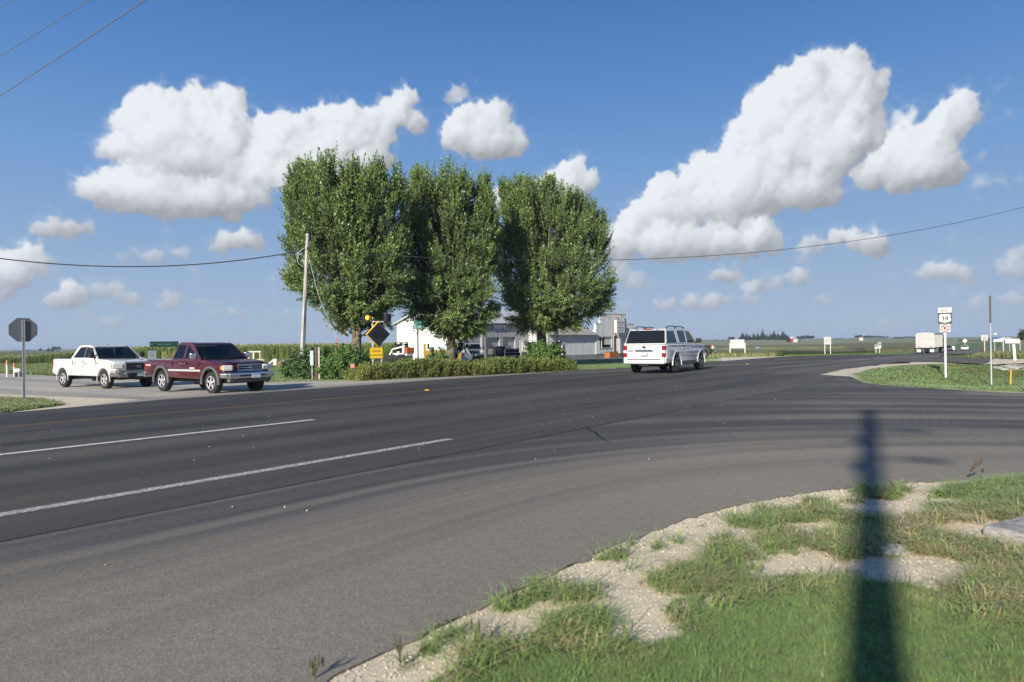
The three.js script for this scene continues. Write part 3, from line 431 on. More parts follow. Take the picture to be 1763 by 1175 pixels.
weed(1692, 832, .24, 'tall weed with drooping brown seedhead standing at the road edge', true);
weed(690, 1150, .17, 'thin reddish weed at the asphalt edge low in the picture');
weed(885, 1050, .16, 'thin dry weed stem at the gravel edge beside the grass tuft');
weed(820, 1115, .14, 'sprawling thin weed on the gravel right of the asphalt edge');
weed(540, 1170, .12, 'little weed sprouting through the asphalt at the bottom edge');
// ------------------------------------------------------------ trees, shrubs, crops
const barkMap = tileTex(256, (() => { const n = tileNoise(256, 31); return (x, y) => { const v = .5 + .5 * (n(x, y / 5, 32) - .5) + .5 * (n(x, y / 3, 64) - .5); return [v * 1.04, v, v * .94]; }; })());
const barkMat = new THREE.MeshStandardMaterial({ color: col(.30, .26, .20), map: barkMap, bumpMap: barkMap, bumpScale: .03, roughness: .95 });
const leafMat = new THREE.MeshPhysicalMaterial({ vertexColors: true, roughness: .8, side: THREE.DoubleSide, transmission: .3, thickness: 0 });
function limb(pts, r0, r1, seg = 10, rs = 7) { const c = new THREE.CatmullRomCurve3(pts), g = new THREE.TubeGeometry(c, seg, 1, rs), p = g.attributes.position; for (let i = 0; i <= seg; i++) { const q = c.getPointAt(i / seg), rad = lerp(r0, r1, (i / seg) ** .8); for (let j = 0; j <= rs; j++) { const k = i * (rs + 1) + j; p.setXYZ(k, q.x + (p.getX(k) - q.x) * rad, q.y + (p.getY(k) - q.y) * rad, q.z + (p.getZ(k) - q.z) * rad); } } g.computeVertexNormals(); return g; }
// a spray of folded leaves along a twig that grows towards +y
function sprig(seed, n, len, leaf, wide, pale, greens, spread = .5) {
  const r = rng(seed), pos = [], cl = [];
  for (let i = 0; i < n; i++) {
    const t = .08 + .92 * (i + r() * .6) / n, a = i * 2.4 + r(), el = .35 + r() * 1.0 - t * .3, s = leaf * (.6 + .6 * r()), ox = Math.cos(a), oz = Math.sin(a);
    const stem = spread * len * .25 * (1 - .55 * t) * (.4 + r()), bx = ox * stem, by = len * t + (r() - .5) * len * .12, bz = oz * stem;
    const dx = ox * Math.sin(el) + (r() - .5) * .7, dy = Math.cos(el) * (r() < .25 ? -.6 : .9), dz = oz * Math.sin(el) + (r() - .5) * .7, L = Math.hypot(dx, dy, dz), D = [dx / L, dy / L, dz / L];
    let W = [-D[2], (r() - .5) * 1.2, D[0]]; const wl = Math.hypot(...W) || 1; W = W.map((q) => q / wl * s * wide);
    const m = [bx + D[0] * s * .45, by + D[1] * s * .45, bz + D[2] * s * .45], fold = (r() - .3) * s * .25;
    const b = [bx, by, bz], tip = [bx + D[0] * s, by + D[1] * s - s * .12, bz + D[2] * s], l = [m[0] - W[0], m[1] - W[1] + fold, m[2] - W[2]], q = [m[0] + W[0], m[1] + W[1] + fold, m[2] + W[2]];
    pos.push(...b, ...q, ...tip, ...b, ...tip, ...l);
    const c = r() < pale ? greens[2] : r() < .5 ? greens[0] : greens[1], v = .8 + .45 * r(); for (let k = 0; k < 6; k++) cl.push(c[0] * v, c[1] * v, c[2] * v);
  }
  const g = new THREE.BufferGeometry(); g.setAttribute('position', new THREE.Float32BufferAttribute(pos, 3)); g.setAttribute('color', new THREE.Float32BufferAttribute(cl, 3)); g.computeVertexNormals(); return g;
}
const MAPLE = [[.10, .175, .026], [.15, .235, .036], [.33, .40, .22]];
const mapleSprigs = [0, 1, 2, 3].map((k) => sprig(300 + k, 30, .85, .15, .40, .16, MAPLE));
const UP = V(0, 1, 0), mtx = new THREE.Matrix4();
function orient(p, dir, roll, s, sy = s) { const q = new THREE.Quaternion().setFromUnitVectors(UP, dir.clone().normalize()).multiply(new THREE.Quaternion().setFromAxisAngle(UP, roll)); return new THREE.Matrix4().compose(p, q, V(s, sy, s)); }
function foliage(parent, geos, list, name = 'foliage') { const lots = geos.map(() => [[], []]); list.forEach(([m, c], i) => { lots[i % geos.length][0].push(m); lots[i % geos.length][1].push(c); }); lots.forEach(([m, c], k) => m.length && stuffOf(name, geos[k], leafMat, m, c, parent)); }

// the three maples: outline read off as [height above the eye line in metres, left reach, right reach] about the trunk
function maple(px, py, d, label, outline, seed, trunk, nSpray, holes) {
  const p = foot(px, py, d), r = rng(seed), t = thing('maple_tree', label, 'tree', p, 0, 'row of maple trees beside the highway'), k = d / 1175, eye = EYE - p.y;
  const rows = outline.map(([y, xl, xr]) => [eye + (594 - y) * k - .55 * sstep(420, 300, y), (xl - px) * k, (xr - px) * k]).sort((a, b) => a[0] - b[0]);
  const L = rows.map((q) => [q[0], q[1]]), Rr = rows.map((q) => [q[0], q[2]]), y0 = rows[0][0], y1 = rows[rows.length - 1][0];
  // trunk and limbs
  part('trunk', mg([limb([V(0, -.2, 0), V(.02, .8, .02), V(trunk.lean * .5, trunk.fork * .6, 0), V(trunk.lean, trunk.fork, .02)], trunk.r * 1.15, trunk.r * .82, 12, 12), ...[0, 1.3, 2.4, 3.6, 4.9].map((a) => limb([V(Math.cos(a) * trunk.r * 1.5, -.12, Math.sin(a) * trunk.r * 1.5), V(Math.cos(a) * trunk.r * .9, .12, Math.sin(a) * trunk.r * .9), V(Math.cos(a) * trunk.r * .5, .7, Math.sin(a) * trunk.r * .5)], trunk.r * .35, .05, 5, 5))]), barkMat, t);
  const tips = [];
  for (let i = 0; i < trunk.limbs; i++) { const a = i / trunk.limbs * 6.283 + r(), h = lerp(y0 + (y1 - y0) * .45, y1 * .93, r()), c = (table(L, h) + table(Rr, h)) / 2, hw = (table(Rr, h) - table(L, h)) / 2, e = V(c + Math.cos(a) * hw * .55, h, Math.sin(a) * hw * .55), m = V(lerp(trunk.lean, e.x, .45), lerp(trunk.fork, e.y, .42), e.z * .6), s = V(trunk.lean, trunk.fork - .12 - r() * .3, .02); part('limb', limb([s, V(lerp(s.x, m.x, .5), lerp(s.y, m.y, .45), m.z * .45), m, e], trunk.r * (.42 + .2 * r()), .03, 12, 7), barkMat, t); tips.push(m, e); }
  const tw = []; for (let i = 0; i < 34; i++) { const h = lerp(y0 + .1, y1 * .9, r()), c = (table(L, h) + table(Rr, h)) / 2, hw = (table(Rr, h) - table(L, h)) / 2, a = r() * 6.283, e = V(c + Math.cos(a) * hw * .9, h, Math.sin(a) * hw * .9), s = V(e.x * .22, Math.max(trunk.fork, h - 1.2 - r()), e.z * .22); tw.push(limb([s, V(lerp(s.x, e.x, .5), lerp(s.y, e.y, .35), lerp(s.z, e.z, .5)), e], .05, .012, 5, 4)); }
  const bm = part('branch', mg(tw), barkMat, t); bm.userData.kind = 'stuff';
  // leafy shoots: rounded clumps over the outside, a dense core with inner shade put into its tint, upright leaders at the top
  const list = [], hullAt = (h, a, e) => { const xl = table(L, h), xr = table(Rr, h), c = (xl + xr) / 2, hw = (xr - xl) / 2; return V(c + Math.cos(a) * hw * e, h, Math.sin(a) * Math.min(hw, 3.9) * .85 * e); };
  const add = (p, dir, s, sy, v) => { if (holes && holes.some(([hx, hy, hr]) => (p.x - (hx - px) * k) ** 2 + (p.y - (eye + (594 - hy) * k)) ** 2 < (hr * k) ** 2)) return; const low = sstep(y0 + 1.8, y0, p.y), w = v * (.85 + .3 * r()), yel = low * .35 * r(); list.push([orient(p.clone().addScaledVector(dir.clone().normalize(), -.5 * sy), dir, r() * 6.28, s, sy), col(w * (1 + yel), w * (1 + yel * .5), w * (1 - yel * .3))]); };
  for (let i = 0; i < nSpray / 24; i++) {      // upswept flames of foliage
    const h = lerp(y0 + .2, y1 - .5, Math.pow(r(), .9)), up = (h - y0) / (y1 - y0), a = i * 2.39996 + r() * .6, rc = lerp(.78, .46, up) * (.7 + .6 * r()), tall = lerp(.8, 1.75, sstep(.1, .6, up)) * (.8 + .5 * r()), hw = (table(Rr, h) - table(L, h)) / 2, e = clamp(1 - rc / Math.max(hw, .8) * .5, .3, 1) * (.84 + .24 * r()), c = hullAt(h, a, e), v = .74 + .52 * r(), oz = V(Math.cos(a), .1, Math.sin(a)), lean = V(Math.cos(a) * .35 * (1 - .95 * up), 0, Math.sin(a) * .35 * (1 - .95 * up));
    for (let q = 0; q < 24; q++) { const d = V(r() * 2 - 1, r() * 2 - 1, r() * 2 - 1).normalize().addScaledVector(oz, .5).normalize(), p = c.clone().add(V(d.x * rc, d.y * rc * tall, d.z * rc).multiplyScalar(.45 + .55 * r())).addScaledVector(lean, d.y * rc * tall); if (p.y > y1 + .15) continue; const g = d.clone().multiplyScalar(.75); g.y += lerp(.0, 1.45, sstep(.08, .7, up)) - .7 * sstep(.14, .02, up); g.add(lean); add(p, g, .62 + .3 * r(), (.7 + .4 * r()) * (1 + .3 * up), v * lerp(.85, 1.12, clamp(d.y * .5 + .5))); }  // clump tops tinted lighter than undersides: light painted into the leaf colour
  }
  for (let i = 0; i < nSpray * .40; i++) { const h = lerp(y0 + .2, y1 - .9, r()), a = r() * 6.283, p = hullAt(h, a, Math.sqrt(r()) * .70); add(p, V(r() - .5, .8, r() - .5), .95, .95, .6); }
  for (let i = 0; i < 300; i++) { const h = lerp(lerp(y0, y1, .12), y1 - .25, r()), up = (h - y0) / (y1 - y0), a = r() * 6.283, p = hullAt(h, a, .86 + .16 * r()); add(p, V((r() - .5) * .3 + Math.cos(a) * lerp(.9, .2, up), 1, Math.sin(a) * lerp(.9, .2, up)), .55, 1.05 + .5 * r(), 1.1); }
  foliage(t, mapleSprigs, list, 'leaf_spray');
  return t;
}
maple(613, 626, 41, 'leftmost maple of the row, forked trunk behind the diamond sign', [[566, 598, 640], [556, 588, 670], [544, 562, 686], [530, 536, 692], [515, 534, 694], [500, 520, 700], [480, 498, 700], [460, 497, 700], [430, 508, 702], [400, 498, 700], [360, 503, 702], [330, 507, 699], [300, 514, 690], [283, 520, 672], [270, 530, 652], [262, 543, 570]], 1, { r: .34, fork: 2.3, lean: .05, limbs: 8 }, 4600, [[676, 542, 16], [560, 548, 10]]);
maple(776, 623, 45, 'middle maple of the row with a straight trunk in front of the garage doors', [[584, 752, 800], [572, 735, 822], [560, 716, 846], [545, 704, 856], [525, 700, 862], [500, 698, 864], [470, 700, 862], [440, 697, 860], [400, 700, 858], [370, 702, 858], [345, 704, 852], [320, 709, 846], [300, 714, 838], [288, 730, 832], [280, 740, 822]], 2, { r: .30, fork: 2.6, lean: .08, limbs: 8 }, 4300, [[860, 520, 9]]);
maple(933, 620, 51, 'rightmost maple of the row, its thick trunk rising out of leafy shrubs', [[576, 905, 966], [566, 890, 992], [552, 880, 1022], [535, 872, 1044], [515, 866, 1052], [495, 862, 1055], [470, 858, 1056], [440, 860, 1052], [415, 862, 1046], [390, 864, 1040], [370, 866, 1022], [350, 866, 1008], [335, 868, 992], [322, 868, 970], [312, 869, 945], [304, 871, 905]], 3, { r: .40, fork: 2.7, lean: .0, limbs: 9 }, 5200);

// shrubs and weedy growth
const shrubSprigs = [0, 1].map((k) => sprig(320 + k, 18, .55, .15, .45, .12, [[.07, .15, .025], [.10, .19, .035], [.20, .28, .12]]));
const hedgeSprigs = [0, 1].map((k) => sprig(330 + k, 22, .42, .085, .38, .1, [[.14, .20, .042], [.18, .235, .055], [.28, .24, .10]]));
function bush(name, label, cat, px, py, d, w, h, dep, geos, n, tint, seed, group, turn = 0) {
  const p = foot(px, py, d), t = thing(name, label, cat, p, turn, group), r = rng(seed), list = [], st = [];
  for (let i = 0; i < n; i++) { const a = r() * 6.283, e = Math.acos(r()), q = .45 + .55 * Math.sqrt(r()), rag = .78 + .5 * fbm(a * 1.5 + seed, e * 2, 2), x = Math.cos(a) * Math.sin(e) * w / 2 * q * rag, y = h * Math.cos(e) * q * rag * .9 + h * .06, z = Math.sin(a) * Math.sin(e) * dep / 2 * q * rag, dir = V(x / w * 1.6 + (r() - .5) * .6, .7 + r() * .4, z / dep * 1.6 + (r() - .5) * .6), s = .7 + .6 * r(), v = .75 + .5 * r(); list.push([orient(V(x, Math.max(0, y - .2), z), dir, r() * 6, s), col(tint[0] * v, tint[1] * v, tint[2] * v)]); }
  for (let i = 0; i < 7; i++) { const a = r() * 6.283; st.push(limb([V(Math.cos(a) * .06, -.05, Math.sin(a) * .06), V(Math.cos(a) * w * .12, h * .35, Math.sin(a) * dep * .12), V(Math.cos(a) * w * .3, h * .75, Math.sin(a) * dep * .3)], .03, .008, 5, 5)); }
  const sm = part('stems', mg(st), barkMat, t); sm.userData.kind = 'stuff'; foliage(t, geos, list, 'leaf_spray'); return t;
}
bush('shrub', 'broad dark green bush around the foot of the leaning utility pole', 'shrub', 555, 643, 36.5, 3.1, 1.3, 2.2, shrubSprigs, 560, [.75, .78, .8], 11);
bush('shrub', 'low dark bush at the left foot of the utility pole', 'shrub', 516, 645, 37.2, 1.3, .95, 1.2, shrubSprigs, 160, [.7, .75, .8], 12);
bush('shrub', 'bright green large-leaved bush below the leftmost maple', 'shrub', 600, 636, 34.5, 2.1, 1.35, 1.9, shrubSprigs, 460, [1.1, 1.15, 1.05], 13);
bush('shrub', 'small leafy shrub beside the middle maple trunk', 'shrub', 756, 628, 39.6, .75, 1.3, .8, shrubSprigs, 80, [1, 1.1, 1], 14);
bush('shrub', 'yellow-green shrub wrapped round the rightmost maple trunk', 'shrub', 936, 630, 45.5, 2.1, 1.5, 1.6, shrubSprigs, 380, [1.25, 1.2, .85], 15);
{ // the long weedy bank of growth along the highway edge
  const r = rng(21), a = foot(606, 649, 32.2), b = foot(962, 638, 38.0), t = thing('hedge', 'long waist-high weedy hedge along the highway edge below the maples', 'hedge', a.clone().lerp(b, .5)), list = [], fl = []; t.position.y = H(t.position.x, t.position.z);
  const L = a.distanceTo(b), dx = (b.x - a.x) / L, dz = (b.z - a.z) / L;
  for (let i = 0; i < 5200; i++) { const s = (r() - .5) * L * 1.02, q = (r() - .32) * 2.6, end = sstep(L * .52, L * .46, Math.abs(s)), hh = (.62 + .6 * (fbm(s * .8 + 9, 3, 3) - .5)) * (.35 + .65 * end) * (1 - Math.max(0, (-q - .2)) * .7), y = hh * Math.sqrt(r()) * (q < -.6 ? .6 : 1), x = dx * s + dz * q * -1, z = dz * s - dx * q * -1, wx = t.position.x + x, wz = t.position.z + z; const v = .75 + .55 * r(), br = sstep(.45, .7, fbm(s * .8, q + y * 2, 2)) * r(); list.push([orient(V(x, H(wx, wz) - t.position.y + Math.max(0, y - .28), z), V(r() - .5, 1.1, r() - .5), r() * 6, .75 + .5 * r()), col(v * (1 + .5 * br), v * (1 + .05 * br), v * .9)]); }
  foliage(t, hedgeSprigs, list, 'leaf_spray');
  for (const [px, py, dd] of [[952, 636, 37.4], [682, 629, 32.8], [946, 632, 37.6]]) { const p = at(px, py, dd); fl.push(new THREE.IcosahedronGeometry(.09, 1).translate(p.x - t.position.x, p.y - t.position.y, p.z - t.position.z)); }
  fl.forEach((g) => part('orange_flower', g, std([.72, .16, .04], .8), t));
}
// far trees
const farSprigs = [0, 1].map((k) => sprig(340 + k, 16, 2.0, .75, .5, 0, [[.045, .075, .03], [.06, .095, .035], [.07, .1, .04]]));
const firSprigs = [0, 1].map((k) => sprig(350 + k, 14, 1.7, .7, .3, 0, [[.03, .055, .03], [.038, .065, .034], [.05, .07, .04]]));
function roundTree(seed, h, w) { const t = new THREE.Group(), r = rng(seed), list = []; part('trunk', limb([V(0, -.3, 0), V(0, h * .3, 0), V(0, h * .6, 0)], .3, .12, 5, 6), barkMat, t); for (let i = 0; i < 90; i++) { const a = r() * 6.283, e = Math.acos(r() * 1.7 - .7), q = .55 + .45 * r(), y = h * .56 + Math.cos(e) * h * .40 * q; list.push([orient(V(Math.cos(a) * Math.sin(e) * w / 2 * q, y - .6, Math.sin(a) * Math.sin(e) * w / 2 * q), V(Math.cos(a) * .5, .7, Math.sin(a) * .5), r() * 6, h * .09 * (.8 + .5 * r())), col(1, 1, 1).multiplyScalar(.75 + .5 * r())]); } foliage(t, farSprigs, list, 'leaf_spray'); return t; }
function firTree(seed, h, w) { const t = new THREE.Group(), r = rng(seed), list = []; part('trunk', limb([V(0, -.3, 0), V(0, h * .5, 0), V(0, h * .97, 0)], .28, .04, 6, 6), barkMat, t); for (let i = 0; i < 210; i++) { const q = Math.pow(r(), .7), y = h * (1 - .94 * q), a = r() * 6.283, rad = w / 2 * q * (.6 + .75 * r()); list.push([orient(V(Math.cos(a) * rad * .3, y, Math.sin(a) * rad * .3), V(Math.cos(a), .15 + .5 * (1 - q), Math.sin(a)), r() * 6, Math.max(.35, rad * .55), Math.max(.45, rad * .55)), col(1, 1, 1).multiplyScalar(.7 + .5 * r())]); } foliage(t, firSprigs, list, 'needle_spray'); return t; }
function plantTrees(kind, make, spec) { // spec rows: [px, heightPx, widthPx, distance, label]; py of the foot is given per group
  const protos = {}; for (const [name, label, px, py, hp, wp, d, group, seed] of spec) { const k = d / 1175, key = kind + seed; protos[key] ??= make(seed, 10, 6); const o = protos[key].clone(); o.name = numbered(name); scene.add(o); o.position.copy(foot(px, py, d)); o.position.y = at(px, py, d).y; o.scale.set(wp * k / 6, hp * k / 10, wp * k / 6); o.rotation.y = px; tag(o, label, 'tree', group); }
}
const firs = 'conifers of the windbreak behind the billboard';
plantTrees('fir', firTree, [['pine_tree', 'broad conifer at the left end of the far windbreak', 1279, 586, 14, 11, 420, firs, 1], ['pine_tree', 'slim conifer second from the left in the far windbreak', 1286, 586, 13, 7, 425, firs, 2], ['pine_tree', 'short conifer third from the left in the far windbreak', 1291, 586, 10, 7, 418, firs, 3], ['pine_tree', 'conifer fourth from the left in the far windbreak', 1298, 586, 13, 8, 425, firs, 1], ['pine_tree', 'conifer just left of the tallest one in the far windbreak', 1305, 586, 13, 8, 420, firs, 2], ['pine_tree', 'tallest slender conifer in the middle of the far windbreak', 1313.5, 586, 19, 9, 424, firs, 3], ['pine_tree', 'low conifer right of the tallest one in the far windbreak', 1320, 586, 11, 8, 419, firs, 1], ['pine_tree', 'narrow conifer right of centre in the far windbreak', 1326.5, 586, 13, 7, 425, firs, 2], ['pine_tree', 'pointed conifer fourth from the right end of the far windbreak', 1333, 586, 17, 9, 421, firs, 3], ['pine_tree', 'conifer third from the right end of the far windbreak', 1340, 586, 13, 9, 426, firs, 1], ['pine_tree', 'tall conifer next to the right end of the far windbreak', 1348.5, 586, 16, 12, 420, firs, 2], ['pine_tree', 'dark sloping conifer at the right end of the far windbreak by the red barn', 1355, 586, 10, 10, 425, firs, 3],
  ['pine_tree', 'small conifer on the left horizon just right of the stop sign', 69, 605, 7, 4, 620, 'trees on the left horizon', 1], ['pine_tree', 'second small conifer on the left horizon', 83, 605, 7, 5, 620, 'trees on the left horizon', 2], ['pine_tree', 'third small conifer on the left horizon beside the round tree', 90, 605, 9, 5, 620, 'trees on the left horizon', 3]]);
plantTrees('round', roundTree, [['round_tree', 'lone round tree on the skyline left of the windbreak', 1259, 588, 8, 10, 400, null, 5], ['broad_tree', 'round dark tree on the left horizon above the white pickup', 97, 605, 8, 11, 620, 'trees on the left horizon', 6], ['broad_tree', 'first round tree right of the red barn', 1378, 586, 7, 12, 450, 'round trees right of the red barn', 5], ['broad_tree', 'middle round tree right of the red barn', 1387, 586, 8, 12, 455, 'round trees right of the red barn', 6], ['broad_tree', 'last round tree right of the red barn', 1397, 585.5, 7, 11, 450, 'round trees right of the red barn', 7],
  ['broad_tree', 'big round tree at the left end of the farm grove on the skyline', 1479, 584, 6.5, 11, 560, 'farm grove on the skyline', 7], ['broad_tree', 'second tree from the left in the farm grove on the skyline', 1487, 584, 5, 9, 565, 'farm grove on the skyline', 5], ['broad_tree', 'third tree in the farm grove on the skyline', 1496, 583.5, 5.5, 11, 560, 'farm grove on the skyline', 6], ['broad_tree', 'fourth tree in the farm grove on the skyline', 1505, 583.5, 4.5, 10, 565, 'farm grove on the skyline', 7], ['broad_tree', 'small upright tree in the farm grove on the skyline', 1514, 583, 4.5, 7, 560, 'farm grove on the skyline', 5], ['broad_tree', 'low tree at the right end of the farm grove on the skyline', 1523, 583, 3.5, 12, 565, 'farm grove on the skyline', 6],
  ['broad_tree', 'low skyline tree left of the semi trailer', 1562, 583, 3.5, 11, 600, 'skyline trees left of the semi trailer', 5], ['broad_tree', 'lowest skyline tree nearest the semi trailer', 1572, 583, 3, 10, 600, 'skyline trees left of the semi trailer', 6], ['broad_tree', 'skyline tree farther left of the semi trailer', 1546, 583.5, 3, 12, 600, 'skyline trees left of the semi trailer', 7],
  ['broad_tree', 'dark tree at the right picture edge beyond the mailbox', 1768, 594, 26, 20, 95, null, 6]]);
{ // far woods beyond the road, and the dark line of woods on the left horizon
  const r = rng(61), wood = (name, x0, x1, py, d, hp, n) => { const list = [[], []]; for (let i = 0; i < n; i++) { const px = lerp(x0, x1, r()), p = at(px, py + (r() - .5), d * (1 + .06 * r())); const hh = typeof hp === 'function' ? hp(px) : hp; p.y += r() * hh * .6 * d / 1175 - 1; list[i % 2].push([orient(p, V((r() - .5), 1, (r() - .5)), r() * 6, d / 1175 * 1.1 * (.7 + .6 * r())), col(1, 1, 1).multiplyScalar(.7 + .5 * r())]); } list.forEach((l, k) => stuffOf(name, farSprigs[k], leafMat, l.map((q) => q[0]), l.map((q) => q[1]))); };
  wood('far_woods', 1650, 1800, 590, 520, (x) => 6 + 6 * fbm(x * .05, 2, 3) + 4 * sstep(1690, 1770, x), 900);
  wood('far_woods', -80, 40, 607, 700, 3.2, 160); wood('far_woods', 40, 200, 605.5, 700, 3.2, 220); wood('far_woods', 1200, 1290, 587, 900, 2.2, 120); wood('far_woods', 1400, 1560, 584.5, 1000, 2, 160);
}
// corn standing in the left field
function cornPlant(seed) { const r = rng(seed), pos = [], cl = [], tri = (a, b, c, k) => { pos.push(...a, ...b, ...c); for (let i = 0; i < 3; i++) cl.push(...k); }; const h = 2.15; tri([-.02, 0, 0], [.02, 0, 0], [0, h, 0], [.19, .27, .07]); tri([0, 0, -.02], [0, 0, .02], [0, h, 0], [.19, .27, .07]); for (let i = 0; i < 11; i++) { const y = .35 + i * .155, a = (i % 2) * 3.14 + (r() - .5) * 1.2, L = .55 + .2 * r(), cx = Math.cos(a), cz = Math.sin(a), wx = -cz * .04, wz = cx * .04, k = [.15 + .08 * r(), .26 + .09 * r(), .055], b0 = [0, y, 0], m = [cx * L * .5, y + .3, cz * L * .5], t = [cx * L, y + .02, cz * L]; tri([b0[0] - wx, y, -wz], [b0[0] + wx, y, wz], [m[0] + wx, m[1], m[2] + wz], k); tri([-wx, y, -wz], [m[0] + wx, m[1], m[2] + wz], [m[0] - wx, m[1], m[2] - wz], k); tri([m[0] - wx, m[1], m[2] - wz], [m[0] + wx, m[1], m[2] + wz], t, k); } for (let i = 0; i < 4; i++) { const a = r() * 6; tri([-.015, h - .05, 0], [.015, h - .05, 0], [Math.cos(a) * .12, h + .28, Math.sin(a) * .12], [.46, .42, .20]); } const g = new THREE.BufferGeometry(); g.setAttribute('position', new THREE.Float32BufferAttribute(pos, 3)); g.setAttribute('color', new THREE.Float32BufferAttribute(cl, 3)); g.computeVertexNormals(); return g; }
{
  const corn = [0, 1, 2].map((k) => cornPlant(400 + k)), lots = corn.map(() => [[], []]), r = rng(44), M = new THREE.Matrix4(), Q = new THREE.Quaternion();
  const front = (x) => 92 + .05 * x;                       // distance of the first row
  let row = 0;
  for (let q = 0; q < 60; q += row < 10 ? .76 : 2.4, row++) for (let x = -116; x < 2; x += row < 10 ? .24 : .9) { const xx = x + (r() - .5) * .15, d = front(x) + q + (r() - .5) * .2; if (row < 10 && r() < .12) continue; const s = (.86 + .22 * r()) * lerp(.40, .93, sstep(-70, -46, xx)); M.compose(V(xx, H(xx, -d), -d), Q.setFromAxisAngle(UP, r() * 6), V(1.1, s, 1.1)); const k = Math.floor(r() * 3), v = .8 + .4 * r(); lots[k][0].push(M.clone()); lots[k][1].push(col(v * (1 + .25 * r()), v, v)); }
  lots.forEach(([m, c], k) => stuffOf('corn_plants', corn[k], leafMat, m, c));
  field('corn_canopy', [[-46, 89.5], [2, 94], [40, 420], [-200, 420]], 1.5, [.36, .40, .15], 3);
  field('weed_field', [[-150, 90], [-47, 90], [-201, 420], [-700, 420]], .75, [.34, .40, .14], 3);
}
// right-hand strips: [x, distance] corners
const xd = (px, d) => { const p = at(px, 600, d); return p.x; };
field('bean_field', [[xd(1120, 78), 78], [xd(1345, 74), 74], [xd(1500, 150), 150], [xd(1130, 150), 150]], .45, [.40, .41, .17], 1.2);
field('bean_field', [[xd(1335, 73.5), 73.5], [xd(1346, 73.5), 73.5], [xd(1506, 150), 150], [xd(1490, 150), 150]], .6, [.13, .19, .06], 1.2);
field('bean_field', [[xd(1130, 156), 156], [xd(1480, 156), 156], [xd(1470, 260), 260], [xd(1130, 260), 260]], .6, [.34, .40, .16], 3);
field('corn_field', [[xd(1120, 290), 290], [xd(1470, 280), 280], [xd(1470, 395), 395], [xd(1120, 395), 395]], 1.2, [.31, .31, .14], 5);
field('hay_strip', [[xd(1290, 262), 262], [xd(1480, 262), 262], [xd(1520, 285), 285], [xd(1330, 285), 285]], .3, [.17, .33, .09], 4);
field('corn_field', [[xd(1490, 160), 160], [xd(1575, 160), 160], [xd(1590, 480), 480], [xd(1440, 480), 480]], 1.0, [.32, .31, .14], 5);
field('hay_strip', [[xd(1350, 72), 72], [xd(1565, 92), 92], [xd(1578, 150), 150], [xd(1512, 152), 152]], .18, [.27, .46, .10], 2);
field('hay_strip', [[xd(1640, 240), 240], [xd(1715, 240), 240], [xd(1735, 420), 420], [xd(1650, 420), 420]], .3, [.18, .35, .09], 4);
// rough grass in clumps: the island, the banks, the road sides
{
  const r = rng(91), list = [], M = new THREE.Matrix4(), Q = new THREE.Quaternion();
  const scatter = (n, px0, px1, d0, d1, ok, tint, s0 = .7, sh = 1) => { for (let i = 0; i < n; i++) { const d = lerp(d0, d1, r()), px = lerp(px0, px1, r()), x = at(px, 600, d).x, z = -d, [u, w] = uw(x, z); if (!ok(u, w)) continue; const s = s0 + .7 * r(), nn = fbm(x * .5, z * .5, 3), dry = sstep(.5, .72, nn) * r(); M.compose(V(x, H(x, z) - .06, z), Q.setFromAxisAngle(UP, r() * 6.28), V(s, s * sh * (.5 + .7 * nn), s)); const c = tint.map((q, k) => lerp(q, [.30, .24, .10][k], dry)); list.push([M.clone(), col(...c).multiplyScalar(.75 + .5 * r())]); } };
  const island = (u, w) => u > 21.3 && w < table([[21, 2], [22.5, 3.2], [24.6, 5.2], [27.2, 6.0], [30, 6.6], [35, 7], [40, 6.4], [46, 4.9], [47, 2.4], [48, 0]], u) && u < (w > -2 ? 47.6 : 48);
  scatter(22000, 1395, 1900, 15, 45, island, [.26, .40, .08], .28, .55);
  scatter(9000, -160, 140, 13, 27, (u, w) => u < table([[18.9, -2], [19.3, 2.2], [20.4, 5.1], [22.4, 7.0], [25, 7.5], [34, 7.3]], w) && w > 18.95, [.26, .38, .085], .6, .7);
  scatter(9000, -120, 400, 34, 86, (u, w) => u > 17, [.25, .34, .09], 1.0, 1.3);
  scatter(9000, 330, 700, 29, 72, (u, w) => u > 18.6 && w > 25 || u > 24 && w > 24.4, [.27, .42, .085], .6, .5);
  scatter(3000, 600, 1080, 30, 48, (u, w) => w > 20.2 + 3.2 * sstep(30, 22, u) && w < 35, [.26, .40, .08], .7, .6);
  scatter(2600, 940, 1240, 36, 62, (u, w) => w > 19.6 && w < 26, [.25, .40, .08], .7, .6);
  scatter(2200, 1230, 1600, 56, 100, (u, w) => w > 25, [.25, .38, .085], .9, .8);
  scatter(4200, 1630, 1800, 42, 110, (u, w) => w < 5 && u > 55 || w < -1 && u > 52, [.28, .33, .10], 1.2, 1.3);
  sow('rough_grass', GR.far, list);
}
